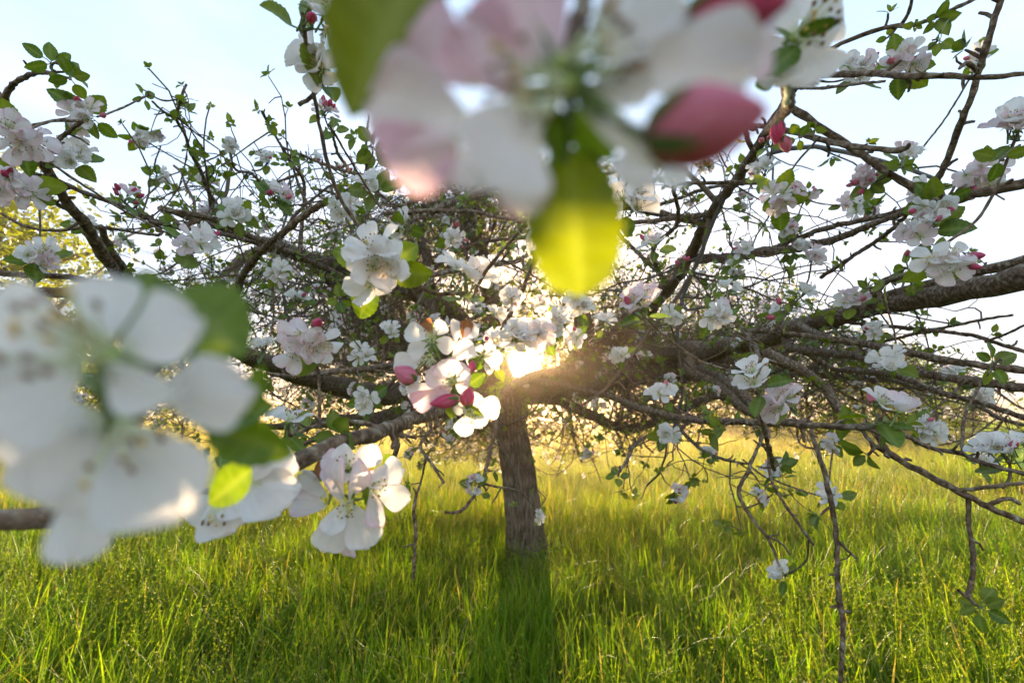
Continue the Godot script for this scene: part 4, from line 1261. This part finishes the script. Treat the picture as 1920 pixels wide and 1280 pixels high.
# ---------------------------------------------------------------- trees beyond the meadow
func far_tree(called: String, x: float, dist: float, height: float, wide: float, green: Color, n: int, leaf: float, label: String, low := 0.12) -> void:
	var at := px(x, 785, 1.0) - eye
	at.y = 0
	at = at.normalized() * dist
	var o := Node3D.new()
	o.name = called
	o.position = at
	add_child(o, true)
	tag(o, label, "tree", "trees beyond the meadow")
	var b := Buf.new()
	var h := height
	var pts := PackedVector3Array([Vector3(0, -0.1, 0), Vector3(0.02 * h, 0.25 * h, 0), Vector3(-0.02 * h, 0.55 * h, 0.02 * h), Vector3(0.0, 0.85 * h, 0)])
	b.tube(pts, PackedFloat32Array([0.035 * h, 0.025 * h, 0.016 * h, 0.006 * h]), 7, Color.WHITE)
	for k in 9:
		var t := rng.randf_range(0.25, 0.7)
		var d := (flat_dir() + Vector3(0, rng.randf_range(0.3, 1.0), 0)).normalized()
		var p := Vector3(0, t * h, 0)
		b.tube(PackedVector3Array([p, p + d * wide * 0.22, p + (d + Vector3(0, 0.15, 0)) * wide * 0.4]), PackedFloat32Array([0.012 * h, 0.008 * h, 0.003 * h]), 5, Color.WHITE)
	put("trunk", b.mesh(M.bark), o)
	var cb := Buf.new()
	var lumps := []
	for k in 44:
		var t := rng.randf()
		var rr := wide * 0.5 * sqrt(maxf(0.05, 1.0 - pow(2.0 * t - 0.75, 2.0) * 0.62)) * rng.randf_range(0.25, 0.85)
		lumps.append([flat_dir() * rr + Vector3(0, h * lerpf(low, 0.93, t), 0), wide * rng.randf_range(0.1, 0.2)])
	for k in n:
		var l: Array = lumps[rng.randi() % lumps.size()]
		var d := rand_dir()
		var c: Vector3 = l[0] + d * l[1] * pow(rng.randf(), 0.4) * Vector3(1.2, 0.85, 1.2)
		if c.y < 0.05:
			c.y = rng.randf() * 0.4
		var nrm := (d + rand_dir() * 0.9).normalized()
		var f := frame_y(rand_dir(), nrm)
		var s := leaf * rng.randf_range(0.6, 1.4)
		var col := green * rng.randf_range(0.7, 1.3)
		col.a = 1
		var i0 := cb.vert(c - f.y * s, f.z, col)
		var i1 := cb.vert(c + f.x * s * 0.45, f.z, col)
		var i2 := cb.vert(c + f.y * s, f.z, col)
		var i3 := cb.vert(c - f.x * s * 0.45, f.z, col)
		cb.tri(i0, i1, i2)
		cb.tri(i0, i2, i3)
	put("crown", cb.mesh(M.leaf), o)

func background() -> void:
	far_tree("broad_tree", -60, 17, 8.2, 8, Color(0.17, 0.2, 0.03), 9500, 0.1, "sunlit yellow-green tree behind the arched twig", .05)
	far_tree("broad_tree", 260, 45, 8.2, 12, Color(0.1, 0.15, 0.03), 5000, 0.24, "green tree behind the low limb", .05)
	far_tree("hedge_tree", 1690, 42, 6.0, 8.5, Color(0.13, 0.22, 0.025), 9000, 0.12, "bright bushy tree at the crop field corner", .02)
	far_tree("hedge_tree", 1620, 36, 5.2, 7.0, Color(0.19, 0.24, 0.025), 8000, 0.11, "yellower bushy tree next to the crop field corner", .02)
	far_tree("hedge_tree", 1770, 52, 5.4, 6.0, Color(0.09, 0.16, 0.025), 7000, 0.13, "dark rounded bush reaching into the crop field", .0)
	far_tree("broad_tree", 1400, 36, 8.0, 11.0, Color(0.07, 0.12, 0.025), 7000, 0.15, "dark green tree behind the tangled branches", .05)
	var lab := ["hazy distant tree on the horizon, widest of the line", "hazy distant tree on the horizon beside the trunk", "hazy distant round tree on the horizon", "hazy distant low tree on the horizon", "hazy distant tall tree on the horizon", "hazy distant paired tree on the horizon", "hazy distant small tree on the horizon", "hazy distant dark tree on the horizon"]
	var xs := [560, 700, 800, 870, 1060, 1140, 1230, 1310]
	for k in 8:
		far_tree("distant_tree", xs[k] + rng.randf_range(-15, 15), rng.randf_range(150, 210), rng.randf_range(4.5, 8.0), rng.randf_range(16, 26), Color(0.08, 0.12, 0.035), 700, 0.8, lab[k], .0)

# ---------------------------------------------------------------- sky
func sky_image() -> Image:
	var w := 1024
	var h := 512
	var im := Image.create_empty(w, h, false, Image.FORMAT_RGBF)
	var wisp := FastNoiseLite.new()
	wisp.seed = 77
	wisp.frequency = 1.3
	wisp.fractal_octaves = 5
	for j in h:
		var el := PI * 0.5 - PI * (j + 0.5) / h
		var up := maxf(sin(el), 0.0)
		var base := Color(0.5, 0.59, 0.7).lerp(Color(0.31, 0.475, 0.7), 1.0 - pow(1.0 - up, 2.0))
		for i in w:
			var az := TAU * ((i + 0.5) / w - 0.5)
			var d := Vector3(sin(az) * cos(el), sin(el), -cos(az) * cos(el))
			var ang := rad_to_deg(acos(clampf(d.dot(sun_dir), -1, 1)))
			var c := base
			var cl := clampf(wisp.get_noise_3d(d.x * 1.2, d.y * 4.0, d.z * 1.2) * 1.2 + 0.1, 0.0, 1.0)
			c = c.lerp(Color(0.72, 0.73, 0.77), cl * 0.35)
			c += Color(1.0, 0.8, 0.52) * (16.0 * exp(-ang * ang / 5.0) + 1.0 * exp(-ang / 4.0) + 0.09 * exp(-ang / 16.0))
			im.set_pixel(i, j, c)
	return im

func _ready() -> void:
	t_start = Time.get_ticks_msec()
	rng.seed = 20240517
	# camera: a very wide lens, tilted up a little
	cf = Vector3(0, sin(pitch), -cos(pitch))
	cu = Vector3(0, cos(pitch), sin(pitch))
	var cam := Camera3D.new()
	cam.name = "camera"
	cam.position = eye
	cam.rotation = Vector3(pitch, 0, 0)
	var lens := CameraAttributesPhysical.new()
	lens.frustum_focal_length = 16.0
	lens.frustum_focus_distance = 0.62
	lens.frustum_near = 0.01
	lens.frustum_far = 3000.0
	lens.exposure_aperture = 7.6
	cam.attributes = lens
	cam.fov = 73.74
	cam.near = 0.01
	cam.far = 3000.0
	add_child(cam)
	cam.current = true
	# sun: low, straight ahead beside the trunk
	sun_dir = (px(982, 682, 1.0) - eye).normalized()
	var sun := DirectionalLight3D.new()
	sun.name = "sun"
	sun.light_color = Color(1.0, 0.88, 0.71)
	sun.light_energy = 1.6
	sun.light_angular_distance = 0.6
	sun.shadow_enabled = true
	add_child(sun)
	sun.look_at_from_position(Vector3.ZERO, -sun_dir, Vector3.UP)
	# sky and air
	var env := Environment.new()
	env.background_mode = Environment.BG_SKY
	var sky := Sky.new()
	var pano := PanoramaSkyMaterial.new()
	pano.panorama = ImageTexture.create_from_image(sky_image())
	sky.sky_material = pano
	env.sky = sky
	env.background_energy_multiplier = 0.345
	env.tonemap_mode = Environment.TONE_MAPPER_LINEAR
	env.tonemap_exposure = 6.3
	env.sdfgi_enabled = true
	env.ssao_enabled = true
	env.ssil_enabled = true
	env.volumetric_fog_enabled = true
	env.volumetric_fog_density = 0.003
	env.volumetric_fog_albedo = Color(1.0, 0.89, 0.72)
	env.volumetric_fog_anisotropy = 0.82
	var we := WorldEnvironment.new()
	we.name = "air"
	we.environment = env
	add_child(we)
	say("sky")
	make_materials()
	make_organs()
	trunk_at = ground_at(991, 1068)
	meadow()
	say("meadow")
	background()
	say("background")
	build_tree()
	say("done")
